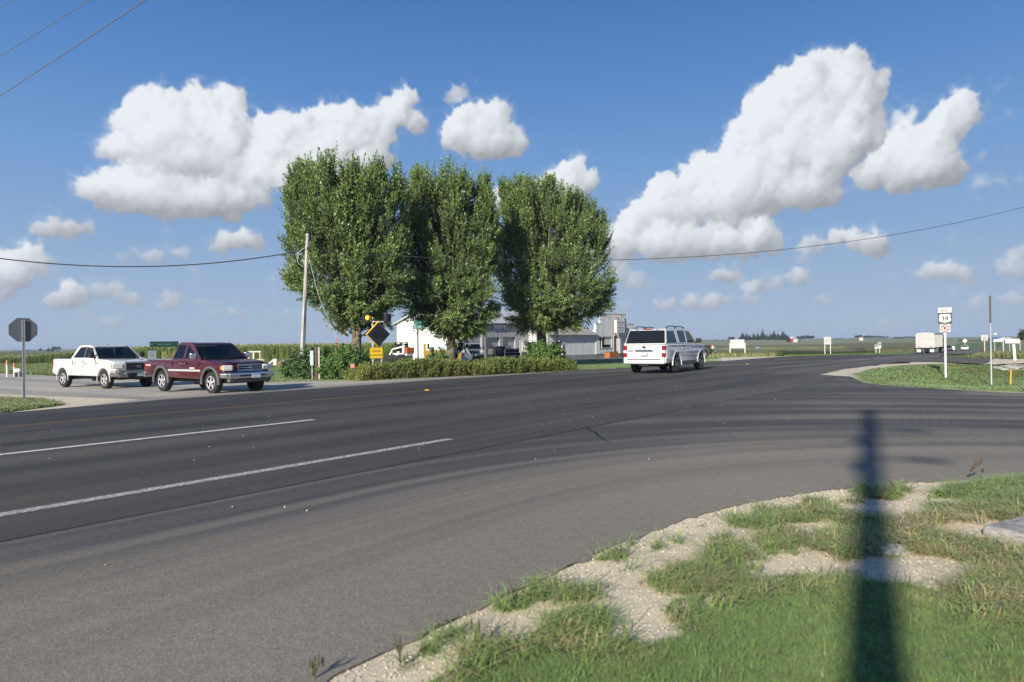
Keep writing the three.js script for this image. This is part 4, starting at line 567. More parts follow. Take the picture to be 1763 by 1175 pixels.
// ------------------------------------------------------------ vehicles (x forward, y up, z to the vehicle's right)
const glassMat = new THREE.MeshPhysicalMaterial({ color: col(.012, .015, .018), roughness: .06, specularIntensity: .8 });
const clearGlass = new THREE.MeshPhysicalMaterial({ color: col(.36, .42, .40), roughness: .03, transmission: 1, thickness: 0, ior: 1.5 }), tintGlass = new THREE.MeshPhysicalMaterial({ color: col(.055, .06, .065), roughness: .03, transmission: 1, thickness: 0, ior: 1.5 });
const blackMat = std([.016, .016, .017], .7), rubberMat = std([.022, .022, .023], .85), chromeMat = std([.78, .78, .80], .16, { metalness: 1 }), alloyMat = std([.60, .60, .61], .35, { metalness: .35 }), trimMat = std([.10, .105, .11], .6), greyMetal = std([.42, .43, .44], .5, { metalness: .6 }), galv = std([.46, .48, .50], .55, { metalness: .35 });
const lampClear = new THREE.MeshPhysicalMaterial({ color: col(.75, .76, .74), roughness: .08, metalness: .35, clearcoat: 1 }), lampRed = new THREE.MeshPhysicalMaterial({ color: col(.26, .008, .012), roughness: .15, clearcoat: 1 }), lampAmber = new THREE.MeshPhysicalMaterial({ color: col(.75, .25, .02), roughness: .2, clearcoat: 1 });
const paint = (c) => new THREE.MeshPhysicalMaterial({ color: col(...c), roughness: .35, clearcoat: 1, clearcoatRoughness: .04 });
const plateTex = (() => { const c = document.createElement('canvas'); c.width = 64; c.height = 32; const g = c.getContext('2d'); const q = g.createLinearGradient(0, 0, 0, 32); q.addColorStop(0, '#8fb6d8'); q.addColorStop(.45, '#dfe8ee'); q.addColorStop(1, '#b9d0bf'); g.fillStyle = q; g.fillRect(0, 0, 64, 32); const t = new THREE.CanvasTexture(c); t.colorSpace = THREE.SRGBColorSpace; return t; })();
const plateMat = std([1, 1, 1], .5, { map: plateTex });
function wheel(parent, x, z, r, wid, rimR, spokes, rimMat) {
  const g = new THREE.Group(); g.name = 'wheel'; g.position.set(x, r, z); parent.add(g); const s = Math.sign(z);
  const prof = [[rimR, -wid * .46], [r * .88, -wid * .5], [r * .97, -wid * .40], [r, -wid * .2], [r, wid * .2], [r * .97, wid * .40], [r * .88, wid * .5], [rimR, wid * .46]].map((p) => new THREE.Vector2(p[0], p[1]));
  part('tyre', new THREE.LatheGeometry(prof, 28).rotateX(Math.PI / 2), rubberMat, g);
  const face = s * wid * .36, rim = [new THREE.TorusGeometry(rimR * .96, rimR * .055, 6, 24).translate(0, 0, s * wid * .44), cyl(rimR * .24, rimR * .24, .05, 0, 0, face + s * .02, 'z', 12)];
  for (let k = 0; k < spokes; k++) { const a = k / spokes * 6.283 + .3, b = box(rimR * .74, rimR * (spokes > 5 ? .17 : .26), .04, rimR * .56, 0, face); rim.push(b.rotateZ(a)); }
  part('rim', mg(rim), rimMat, g); part('brake_disc', cyl(rimR * .93, rimR * .93, .05, 0, 0, s * wid * .12, 'z', 20), std([.05, .05, .055], .6, { metalness: .5 }), g); return g;
}
// side profile -> closed solid, rounded, narrowed towards roof and ends
function solid(profile, halfW, warp, bevel = .035, steps = 1) {
  const dense = []; for (let i = 0; i < profile.length; i++) { const a = profile[i], b = profile[(i + 1) % profile.length], n = Math.max(1, Math.ceil(Math.hypot(b[0] - a[0], b[1] - a[1]) / .16)); for (let k = 0; k < n; k++) dense.push([lerp(a[0], b[0], k / n), lerp(a[1], b[1], k / n)]); }
  const g = new THREE.ExtrudeGeometry(poly(dense), { depth: 2 * halfW - 2 * bevel, steps, bevelEnabled: true, bevelSize: bevel, bevelThickness: bevel, bevelOffset: -bevel, bevelSegments: 3 }).translate(0, 0, -halfW + bevel);
  const p = g.attributes.position; for (let i = 0; i < p.count; i++) { const q = warp(p.getX(i), p.getY(i), p.getZ(i)); p.setXYZ(i, ...q); } g.deleteAttribute('normal'); return toCreasedNormals(g, .6);
}
function arch(cx, r, y0) { const o = []; for (let a = 0; a <= 12; a++) { const t = Math.PI - a / 12 * Math.PI; o.push([cx + Math.cos(t) * r, Math.max(y0, .39 + Math.sin(t) * r)]); } return o; }
function sideGlass(pts, warp, side, hw, lift = .006) { const g = slab(pts, .012), p = g.attributes.position; for (let i = 0; i < p.count; i++) { const out = p.getZ(i) > .006 ? lift : -.01; const q = warp(p.getX(i), p.getY(i), hw); p.setXYZ(i, q[0], q[1], side * (q[2] + out)); } if (side < 0) { const ix = g.index; const a = p.array; for (let i = 0; i < p.count; i += 3) for (let c = 0; c < 3; c++) { const t = a[i * 3 + c]; a[i * 3 + c] = a[(i + 1) * 3 + c]; a[(i + 1) * 3 + c] = t; } } g.computeVertexNormals(); return g; }
function screenGlass(a, b, hw, warp, inset, lift, bow = .05) { // glass between two side-profile points, across the width
  const n = 8, m = 12, pos = [], idx = [], nx = (b[1] - a[1]), ny = -(b[0] - a[0]), L = Math.hypot(nx, ny) * Math.sign(nx * (a[0] > b[0] ? 1 : 1) || 1);
  for (let j = 0; j <= n; j++) for (let i = 0; i <= m; i++) { const t = j / n, s = (i / m - .5) * 2, x = lerp(a[0], b[0], t), y = lerp(a[1], b[1], t), q = warp(x, y, hw); pos.push(q[0] + lift[0] - bow * s * s * Math.sign(lift[0]) * .6, y + lift[1], s * (q[2] - inset)); }
  for (let j = 0; j < n; j++) for (let i = 0; i < m; i++) { const k = j * (m + 1) + i; idx.push(k, k + 1, k + m + 2, k, k + m + 2, k + m + 1); }
  const g = new THREE.BufferGeometry(); g.setAttribute('position', new THREE.Float32BufferAttribute(pos, 3)); g.setIndex(idx); g.computeVertexNormals(); return g;
}
function sideWall(outline, holes, warp, side, hw) { // greenhouse side with its window openings
  const g = new THREE.ExtrudeGeometry(poly(outline, holes), { depth: .05, bevelEnabled: false }), p = g.attributes.position, a = p.array; for (let i = 0; i < p.count; i++) { const q = warp(p.getX(i), p.getY(i), hw), inn = p.getZ(i) < .025 ? .05 : 0; p.setXYZ(i, q[0], q[1], side * (q[2] - inn)); } if (side < 0) for (let i = 0; i < p.count; i += 3) for (let c = 0; c < 3; c++) { const t = a[i * 3 + c]; a[i * 3 + c] = a[(i + 1) * 3 + c]; a[(i + 1) * 3 + c] = t; } g.computeVertexNormals(); return g;
}
function cabin(t, x0, x1, belt, hw, roof, rows = 1) { // seats, dash and wheel seen through the glass
  for (let k = 0; k < rows; k++) for (const s of [1, -1]) part('seat', mg([rbox(.16, .42, .5, .06, x0 + .15 + k * .95, belt + .12, s * hw * .42), rbox(.11, .17, .26, .05, x0 + .13 + k * .95, belt + .40, s * hw * .42)]), std([.07, .068, .065], .9), t);
  part('dashboard', rbox(.42, .14, hw * 1.5, .05, x1 - .12, belt + .05, 0), std([.035, .035, .036], .8), t); part('steering_wheel', new THREE.TorusGeometry(.18, .016, 6, 20).rotateY(Math.PI / 2).rotateZ(.4).translate(x1 - .45, belt + .1, -hw * .42), blackMat, t); part('inner_mirror', rbox(.03, .06, .24, .02, x1 - .75, roof - .24, 0), blackMat, t);
}
function warper({ hw, belt, roof, top, xf, xr, front = .12, rear = .06 }) {
  return (x, y, z) => { let k = y > belt ? lerp(.955, top, clamp((y - belt) / (roof - belt))) : .985 + .015 * Math.cos((y - .8) * 2.2) - .035 * sstep(.85, belt, y) + .005; const ef = clamp((x - (xf - .75)) / .75), er = clamp(((xr + .5) - x) / .5); k *= 1 - front * ef * ef - rear * er * er; const t = z / hw; return [x - .16 * t * t * ef * ef + .07 * t * t * er * er, y, z * k]; };
}
function pickup(name, label, p, turn, S) {
  const t = thing(name, label, 'pickup truck', p, turn), W = warper(S), hw = S.hw, bodyM = S.paint, ra = S.tyre + .105, yS = S.sill;
  const front = S.frontPts, lower = [[S.bed0, S.bedY - .02], [S.bed0 - .03, S.bedY - .3], [S.bed0 + .02, yS + .1], [S.rx - ra - .05, yS], ...arch(S.rx, ra, yS), [S.rx + ra + .05, yS], [S.fx - ra - .05, yS], ...arch(S.fx, ra, yS), [S.fx + ra + .02, yS + .03], ...front, [S.cowl, S.belt + .01], [S.cab0, S.belt], [S.cab0 - .02, S.belt], [S.cab0 - .03, S.bedY], [S.bed0 + .03, S.bedY]];
  part('body', solid(lower, hw, W, .05), bodyM, t);
  const cab = [[S.cab0 - .0, S.belt - .05], [S.cowl, S.belt - .05], [S.cowl, S.belt], [S.wsTop, S.roof - .07], [S.wsTop - .22, S.roof - .01], [S.wsTop - .7, S.roof], [S.roof0 + .12, S.roof - .02], [S.roof0, S.roof - .10], [S.cab0, S.belt]];
  for (const s of [1, -1]) part('cab_side', sideWall(cab.map(([x, y]) => [x, y]), S.windows, W, s, hw), bodyM, t);
  part('roof', solid([[S.wsTop + .05, S.roof - .115], [S.wsTop, S.roof - .07], [S.wsTop - .22, S.roof - .01], [S.wsTop - .7, S.roof], [S.roof0 + .12, S.roof - .02], [S.roof0, S.roof - .10], [S.roof0 + .1, S.roof - .13], [S.wsTop - .4, S.roof - .10]], hw * .985, W, .012, 6), bodyM, t);
  cabin(t, S.cab0 + .35, S.cowl - .2, S.belt, hw, S.roof);
  part('windshield', screenGlass([S.cowl - .04, S.belt + .03], [S.wsTop + .02, S.roof - .09], hw, W, .07, [.035, .02]), clearGlass, t);
  part('rear_window', screenGlass([S.cab0, S.belt - .02], [S.roof0, S.roof - .14], hw, W, .06, [-.01, .0]), tintGlass, t);
  for (const s of [1, -1]) {
    for (const w of S.windows) part('side_window', sideGlass(w, W, s, hw, -.018), w === S.windows[0] ? clearGlass : tintGlass, t);
    const seam = []; for (const x of S.seams) { const a = W(x, S.belt - .02, hw), b = W(x, yS + .14, hw); seam.push(beam(V(x, S.belt - .03, s * (a[2] - .003)), V(x, yS + .14, s * (b[2] - .003)), .012, .014)); } seam.forEach((q) => part('door_seam', q, blackMat, t));
    for (const x of S.handles) { const q = W(x, S.handleY, hw); part('door_handle', rbox(.19, .045, .05, .018, x, S.handleY, s * (q[2] + .012)), S.handleMat, t); }
    const mx = S.cowl - .28, mq = W(mx, S.belt + .1, hw); part('mirror', mg([rbox(.14, S.mirH, .22, .05, mx, S.belt + .05 + S.mirH / 2, s * (mq[2] + .17)), box(.06, .05, .12, mx, S.belt + .06, s * (mq[2] + .04))]), S.mirMat, t);
    if (S.moulding) { const a = W(0, S.moulding, hw); part('side_moulding', rbox(S.fx - S.rx - 2 * ra - .12, .07, .03, .012, (S.fx + S.rx) / 2, S.moulding, s * (a[2] + .008)), std([.45, .45, .46], .5), t); }
    for (const x of [S.fx, S.rx]) { const q = W(x, .7, hw); const pts = []; for (let a = 0; a <= 16; a++) { const th = a / 16 * Math.PI * 1.06 - .1; pts.push(V(x + Math.cos(th) * (ra + .03), .39 + Math.sin(th) * (ra + .03), s * (q[2] - .012))); } part(S.flare ? 'fender_flare' : 'wheel_arch_lip', new THREE.TubeGeometry(new THREE.CatmullRomCurve3(pts), 22, S.flare || .02, 6), S.flare ? trimMat : bodyM, t); }
    part('tail_light', rbox(.12, .34, .16, .03, S.bed0 + .075, S.bedY - .30, s * (hw * .93 - .045)), lampRed, t);
    const hq = W(S.hl[0], S.hl[1], hw); part('headlight', rbox(.30, S.hl[2], S.hl[3], .06, S.hl[0], S.hl[1], s * (hq[2] - S.hl[3] / 2 + .02), 0, -s * .35), lampClear, t); part('turn_signal', rbox(.10, S.hl[2] * .7, .06, .025, S.hl[0] - .10, S.hl[1], s * (hq[2] - .008)), lampAmber, t);
    part('fog_light', cyl(.055, .055, .05, S.bx + .0, S.bumpY - .04, s * hw * .62, 'x', 14), lampClear, t);
  }
  for (const [x, z] of [[S.fx, 1], [S.fx, -1], [S.rx, 1], [S.rx, -1]]) wheel(t, x, z * (hw - .15), S.tyre, .26, S.rim, S.spokes, alloyMat);
  part('underbody', mg([box(S.fx - S.rx + 1.4, .34, hw * 1.3, (S.fx + S.rx) / 2, yS + .02, 0), box(.5, .5, hw * 1.35, S.fx, .72, 0), box(.9, .42, hw * 1.35, S.rx, .72, 0), cyl(.05, .05, hw * 1.6, S.rx, .39, 0, 'z'), box(.6, .16, .3, .1, yS - .17, hw * .3)]), blackMat, t);
  part('bed_cover_shade', rbox(S.cab0 - S.bed0 - .22, .03, hw * 1.72, .012, (S.cab0 + S.bed0) / 2 - .0, S.bedY + .012, 0), S.bedMat, t);  // grey tonneau on the maroon truck; elsewhere a dark plate as open-bed shade
  S.extra(t, W, hw);
  return t;
}
const TRUCK_RED = paint([.072, .005, .013]), WHITE = paint([.66, .66, .65]);
{ // the maroon pickup leaving the side road
  const S = { hw: .95, belt: 1.17, roof: 1.80, top: .78, xf: 2.62, xr: -2.83, sill: .52, bed0: -2.80, bedY: 1.17, cab0: -.78, roof0: -.60, wsTop: .38, cowl: 1.12, fx: 1.72, rx: -1.52, tyre: .39, rim: .235, spokes: 5, paint: TRUCK_RED, frontPts: [[2.5, .58], [2.60, .78], [2.56, .99], [2.38, 1.06], [1.9, 1.12]], seams: [.98, -.02, -.76], handles: [.10, -.12], handleY: 1.04, handleMat: trimMat, mirH: .2, mirMat: chromeMat, moulding: .80, flare: .055, hl: [2.42, .90, .20, .34], bx: 2.70, bumpY: .62, bedMat: std([.20, .20, .21], .8), windows: [[[.06, 1.22], [.92, 1.22], [.44, 1.70], [.10, 1.715]], [[-.70, 1.22], [-.06, 1.22], [-.04, 1.715], [-.52, 1.70]]],
    extra(t, W, hw) {
      part('hood', solid([[1.06, 1.175], [1.1, 1.14], [2.3, 1.05], [2.46, 1.05], [2.3, 1.10], [1.8, 1.16]], hw * .82, W, .012, 4), std([.035, .012, .018], .3), t, 'dark shield over the front of the maroon hood');
      const fr = []; for (const y of [.83, .90, .97]) fr.push(rbox(.05, .025, .80, .01, 2.60 - (y - .83) * .2, y, 0)); part('grille', mg([box(.04, .19, .84, 2.57, .90, 0)]), blackMat, t); part('grille_bar', mg([...fr, rbox(.06, .035, .92, .012, 2.585, 1.005, 0), rbox(.06, .03, .92, .012, 2.60, .79, 0), box(.05, .2, .03, 2.6, .9, .46), box(.05, .2, .03, 2.6, .9, -.46)]), chromeMat, t);
      part('emblem', new THREE.TorusGeometry(.055, .012, 6, 18).scale(1, .7, 1).rotateY(Math.PI / 2).translate(2.64, .90, 0), chromeMat, t);
      part('front_bumper', mg([rbox(.24, .20, 1.74, .06, 2.66, .645, 0), rbox(.38, .19, .16, .06, 2.48, .645, .84, 0, .5), rbox(.38, .19, .16, .06, 2.48, .645, -.84, 0, -.5)]), chromeMat, t); part('bumper_opening', box(.02, .05, .95, 2.785, .64, 0), blackMat, t); part('lower_valance', rbox(.18, .16, 1.62, .04, 2.58, .49, 0), trimMat, t);
      part('licence_plate', box(.015, .15, .31, 2.80, .615, -.12), plateMat, t); part('rear_bumper', rbox(.18, .2, 1.8, .05, -2.88, .62, 0), chromeMat, t); for (const q of [1, -1]) part('mud_guard', box(.03, .3, .26, -2.0, .45, q * .80), rubberMat, t);
      for (const s of [1, -1]) { part('bed_decal', box(.36, .05, .006, -2.42, .97, s * (W(-2.42, .97, hw)[2] + .003)), std([.55, .45, .45], .6), t); part('door_badge', box(.34, .045, .006, .62, .885, s * (W(.6, .885, hw)[2] + .003)), std([.6, .55, .55], .5), t); }
    } };
  pickup('pickup_truck', 'maroon extended-cab pickup at the mouth of the side road', foot(358, 672, 25), along(125.5), S);
}
{ // the white pickup behind it
  const S = { hw: 1.01, belt: 1.30, roof: 1.93, top: .76, xf: 2.88, xr: -2.92, sill: .55, bed0: -2.88, bedY: 1.31, cab0: -1.02, roof0: -.68, wsTop: .62, cowl: 1.42, fx: 1.93, rx: -1.77, tyre: .405, rim: .25, spokes: 5, paint: WHITE, frontPts: [[2.74, .62], [2.86, .85], [2.84, 1.08], [2.66, 1.20], [2.1, 1.27]], seams: [1.2, .12, -.86], handles: [.30, -.62], handleY: 1.12, handleMat: std([.5, .48, .44], .4), mirH: .24, mirMat: blackMat, flare: 0, hl: [2.62, 1.0, .24, .42], bx: 2.98, bumpY: .74, bedMat: std([.05, .05, .05], .8), windows: [[[.125, 1.36], [1.16, 1.36], [.68, 1.80], [.125, 1.845]], [[-.84, 1.36], [.115, 1.36], [.115, 1.845], [-.44, 1.83]]],
    extra(t, W, hw) {
      part('grille', rbox(.08, .34, 1.02, .03, 2.86, .96, 0), blackMat, t); const b = []; for (const y of [.88, .97]) b.push(rbox(.05, .02, .98, .008, 2.905, y, 0)); part('grille_bar', mg(b), std([.06, .06, .065], .4), t); part('grille_surround', mg([rbox(.08, .07, 1.16, .03, 2.85, 1.145, 0), rbox(.10, .38, .07, .03, 2.86, .97, .55), rbox(.10, .38, .07, .03, 2.86, .97, -.55)]), chromeMat, t);
      part('emblem', new THREE.TorusGeometry(.075, .016, 6, 18).scale(1, .72, 1).rotateY(Math.PI / 2).translate(2.92, .97, 0), chromeMat, t);
      part('front_bumper', mg([rbox(.26, .16, 1.84, .06, 2.88, .755, 0), rbox(.4, .26, .16, .06, 2.68, .66, .90, 0, .5), rbox(.4, .26, .16, .06, 2.68, .66, -.90, 0, -.5), rbox(.2, .22, .42, .05, 2.86, .62, .66), rbox(.2, .22, .42, .05, 2.86, .62, -.66)]), std([.34, .33, .32], .25, { metalness: .9 }), t); part('air_intake', rbox(.18, .26, .98, .03, 2.87, .58, 0), blackMat, t); part('licence_plate', box(.015, .15, .31, 2.97, .62, -.06), plateMat, t);
      part('rear_bumper', rbox(.18, .22, 1.9, .05, -2.96, .66, 0), std([.34, .33, .32], .25, { metalness: .9 }), t);
      for (const s of [1, -1]) { part('door_badge', box(.34, .06, .006, .85, .83, s * (W(.85, .83, hw)[2] + .003)), std([.5, .48, .44], .5), t); part('fender_badge', box(.12, .06, .006, 1.32, 1.12, s * (W(1.32, 1.12, hw)[2] + .003)), std([.4, .3, .28], .5), t); }
      part('roof_aerial', box(.1, .03, .03, .3, 1.94, 0), trimMat, t);
    } };
  pickup('pickup_truck', 'white double-cab pickup waiting behind the maroon truck on the side road', foot(180, 669, 31.4), along(123), S);
}
// hood-first dark pickup half hidden by the estate wagon, and the grey one at the garage doors
function plainTruck(label, p, turn, c, roofY, grilleC, amber) {
  const S = { hw: .98, belt: 1.22, roof: roofY, top: .77, xf: 2.7, xr: -2.85, sill: .55, bed0: -2.82, bedY: 1.22, cab0: -.8, roof0: -.62, wsTop: .45, cowl: 1.2, fx: 1.78, rx: -1.6, tyre: .4, rim: .22, spokes: 6, paint: paint(c), frontPts: [[2.6, .6], [2.66, .8], [2.66, 1.1], [2.5, 1.18], [1.9, 1.2]], seams: [1.05, 0], handles: [.15], handleY: 1.06, handleMat: trimMat, mirH: .2, mirMat: blackMat, flare: .04, hl: [2.56, .98, .22, .3], bx: 2.76, bumpY: .66, bedMat: blackMat, windows: [[[.08, 1.28], [1.0, 1.28], [.52, roofY - .1], [.1, roofY - .09]], [[-.7, 1.28], [-.02, 1.28], [0, roofY - .09], [-.54, roofY - .1]]],
    extra(t, W, hw) { part('grille', rbox(.07, .26, 1.0, .03, 2.68, .98, 0), blackMat, t); part('grille_bar', mg([rbox(.05, .05, 1.08, .01, 2.72, .98, 0), rbox(.06, .05, 1.1, .015, 2.7, 1.13, 0), rbox(.06, .05, 1.1, .015, 2.7, .84, 0)]), grilleC, t); part('front_bumper', rbox(.24, .22, 1.88, .06, 2.76, .66, 0), grilleC, t); part('licence_plate', box(.015, .15, .31, 2.89, .66, 0), plateMat, t); part('tow_hook', mg([box(.1, .06, .05, 2.9, .55, .4), box(.1, .06, .05, 2.9, .55, -.4)]), blackMat, t); if (amber) for (const s of [1, -1]) part('marker_lamp', rbox(.1, .16, .1, .03, 2.55, 1.12, s * .82), lampAmber, t); } };
  return pickup('pickup_truck', label, p, turn, S);
}
{ const p = foot(1216, 615, 60); plainTruck('dark pickup nosing out from behind the white wagon on the gravel pull-in', at(1166, 0, 60).setY(p.y), along(104), [.02, .022, .025], 1.78, trimMat, true); }
plainTruck('silver-grey pickup parked nose-out at the tall garage door', foot(813, 617, 71), along(172), [.42, .45, .50], 1.85, chromeMat, false);

{ // the long white wagon in the junction
  const hw = 1.0, S = { hw, belt: 1.24, roof: 1.93, top: .80, xf: 2.78, xr: -2.82, front: .11, rear: .05 }, W = warper(S), ra = .50, yS = .46, fx = 1.78, rx = -1.55;
  const t = thing('sport_wagon', 'long white sport utility wagon driving away through the junction', 'SUV', foot(1150, 647.5, 31.2), along(33));
  const lower = [[-2.78, 1.2], [-2.84, .95], [-2.80, .62], [rx - ra - .04, yS + .04], ...arch(rx, ra, yS), [rx + ra + .03, yS], [fx - ra - .03, yS], ...arch(fx, ra, yS), [fx + ra + .02, yS + .05], [2.6, .5], [2.74, .75], [2.72, 1.05], [2.5, 1.16], [1.9, 1.22], [1.42, 1.26], [-2.72, 1.26]];
  part('body', solid(lower, hw, W, .06), WHITE, t);
  const cab = [[-2.76, 1.18], [1.42, 1.18], [1.42, 1.25], [.62, 1.85], [.35, 1.91], [-.5, 1.95], [-2.05, 1.93], [-2.36, 1.89], [-2.42, 1.85], [-2.74, 1.28]];
  const wins = [[[-2.62, 1.31], [-1.30, 1.31], [-1.42, 1.83], [-2.36, 1.81]], [[-1.02, 1.31], [-.10, 1.31], [-.10, 1.845], [-1.10, 1.84]], [[-.04, 1.31], [1.16, 1.31], [.52, 1.80], [-.04, 1.845]]];
  for (const s of [1, -1]) part('cab_side', sideWall(cab, wins, W, s, hw), WHITE, t);
  part('roof', solid([[.67, 1.80], [.62, 1.85], [.35, 1.91], [-.5, 1.95], [-2.05, 1.93], [-2.36, 1.89], [-2.43, 1.84], [-2.36, 1.80], [-2.0, 1.84], [.2, 1.82]], hw * .985, W, .012, 8), WHITE, t);
  cabin(t, -.2, 1.2, 1.24, hw, 1.93); cabin(t, -1.5, -.6, 1.24, hw, 1.93); part('tailgate_top', rbox(.08, .06, 1.86, .02, -2.74, 1.265, 0), WHITE, t);
  part('windshield', screenGlass([1.38, 1.27], [.66, 1.83], hw, W, .05, [.02, .01]), clearGlass, t);
  part('rear_window', screenGlass([-2.735, 1.28], [-2.44, 1.83], hw, W, .035, [-.03, .012], .04), glassMat, t);
  for (const s of [1, -1]) {
    wins.forEach((w, k) => part('side_window', sideGlass(w, W, s, hw, -.015), k === 2 ? clearGlass : tintGlass, t));
    for (const x of [-1.12, -.07, 1.08]) { const a = W(x, 1.22, hw), b = W(x, .56, hw); part('door_seam', beam(V(x, 1.22, s * (a[2] - .003)), V(x, .58, s * (b[2] - .003)), .012, .014), trimMat, t); }
    { const a = W(-.1, .78, hw); part('side_crease', rbox(2.5, .03, .02, .008, -.0, .78, s * (a[2] + .003)), WHITE, t); }
    for (const x of [-.82, .22]) { const q = W(x, 1.08, hw); part('door_handle', rbox(.2, .05, .05, .018, x, 1.08, s * (q[2] + .014)), s > 0 ? std([.62, .58, .5], .3) : WHITE, t); }
    { const q = W(.98, 1.3, hw); part('mirror', mg([rbox(.14, .2, .25, .05, .98, 1.39, s * (q[2] + .19)), box(.06, .05, .12, .98, 1.3, s * (q[2] + .04))]), blackMat, t); }
    for (const x of [fx, rx]) { const q = W(x, .75, hw), pts = []; for (let a = 0; a <= 16; a++) { const th = a / 16 * Math.PI * 1.05 - .08; pts.push(V(x + Math.cos(th) * (ra + .05), .39 + Math.sin(th) * (ra + .05), s * (q[2] - .014))); } part('fender_flare', new THREE.TubeGeometry(new THREE.CatmullRomCurve3(pts), 22, .034, 7), WHITE, t); }
    part('step_board', rbox(2.2, .07, .2, .03, .1, .40, s * .93), trimMat, t);
    const tl = new THREE.Group(); tl.name = 'tail_light'; t.add(tl); part('lens', rbox(.16, .19, .17, .035, -2.745, 1.10, s * .86), lampRed, tl); part('lens', rbox(.16, .16, .17, .035, -2.765, .80, s * .86), lampRed, tl); part('reverse_lens', rbox(.15, .12, .165, .02, -2.76, .945, s * .86), std([.75, .62, .62], .2), tl);
    const rr = []; for (const [x0, x1] of [[-2.1, .25]]) { rr.push(tube([V(x0, 1.92, s * .70), V(x0 + .14, 2.0, s * .70), V(-.9, 2.015, s * .70), V(x1 - .2, 2.0, s * .70), V(x1, 1.92, s * .70)], .026, 24, 6)); for (const x of [-2.02, -.9, .15]) rr.push(box(.14, .09, .05, x, 1.95, s * .70)); } part('roof_rail', mg(rr), trimMat, t);
    part('headlight', rbox(.3, .22, .3, .06, 2.52, .96, s * .72), lampClear, t); part('wiper_arm', box(.03, .10, .02, -2.43, 1.86, s * .45), blackMat, t);
  }
  part('brake_light', rbox(.05, .055, .42, .02, -2.385, 1.90, 0), lampRed, t);
  part('tailgate_handle', rbox(.05, .075, .80, .03, -2.85, 1.00, 0), chromeMat, t); part('emblem', mg([new THREE.SphereGeometry(.075, 14, 8).scale(.2, .5, 1).translate(-2.84, 1.15, 0)]), std([.02, .05, .16], .3), t); part('emblem_ring', new THREE.TorusGeometry(.075, .009, 6, 20).scale(1, .5, 1).rotateY(Math.PI / 2).translate(-2.845, 1.15, 0), chromeMat, t);
  part('model_badge', box(.006, .035, .27, -2.853, 1.0, -.62), greyMetal, t); part('licence_plate', box(.012, .15, .31, -2.855, .86, 0), plateMat, t); part('plate_recess', rbox(.03, .03, .62, .01, -2.845, .735, 0), std([.45, .44, .43], .5), t);
  part('rear_bumper', mg([rbox(.2, .30, 1.84, .07, -2.80, .57, 0), rbox(.5, .28, .16, .06, -2.55, .58, .88), rbox(.5, .28, .16, .06, -2.55, .58, -.88)]), WHITE, t); part('bumper_strip', rbox(.03, .045, 1.5, .012, -2.90, .63, 0), std([.10, .10, .105], .6), t); part('tow_hitch', mg([box(.12, .09, .42, -2.82, .40, 0), box(.2, .06, .06, -2.9, .38, 0)]), blackMat, t);
  part('grille', rbox(.08, .26, .9, .03, 2.70, .95, 0), chromeMat, t); part('front_bumper', rbox(.3, .26, 1.8, .07, 2.66, .58, 0), WHITE, t);
  for (const [x, z] of [[fx, 1], [fx, -1], [rx, 1], [rx, -1]]) wheel(t, x, z * (hw - .13), .395, .27, .255, 6, chromeMat);
  part('underbody', mg([box(4.6, .30, 1.3, -.1, .46, 0), box(1.1, .5, 1.4, fx, .72, 0), box(1.1, .5, 1.4, rx, .72, 0), cyl(.06, .06, 1.6, rx, .39, 0, 'z'), cyl(.09, .09, .5, -2.3, .38, -.3, 'z')]), blackMat, t);
}
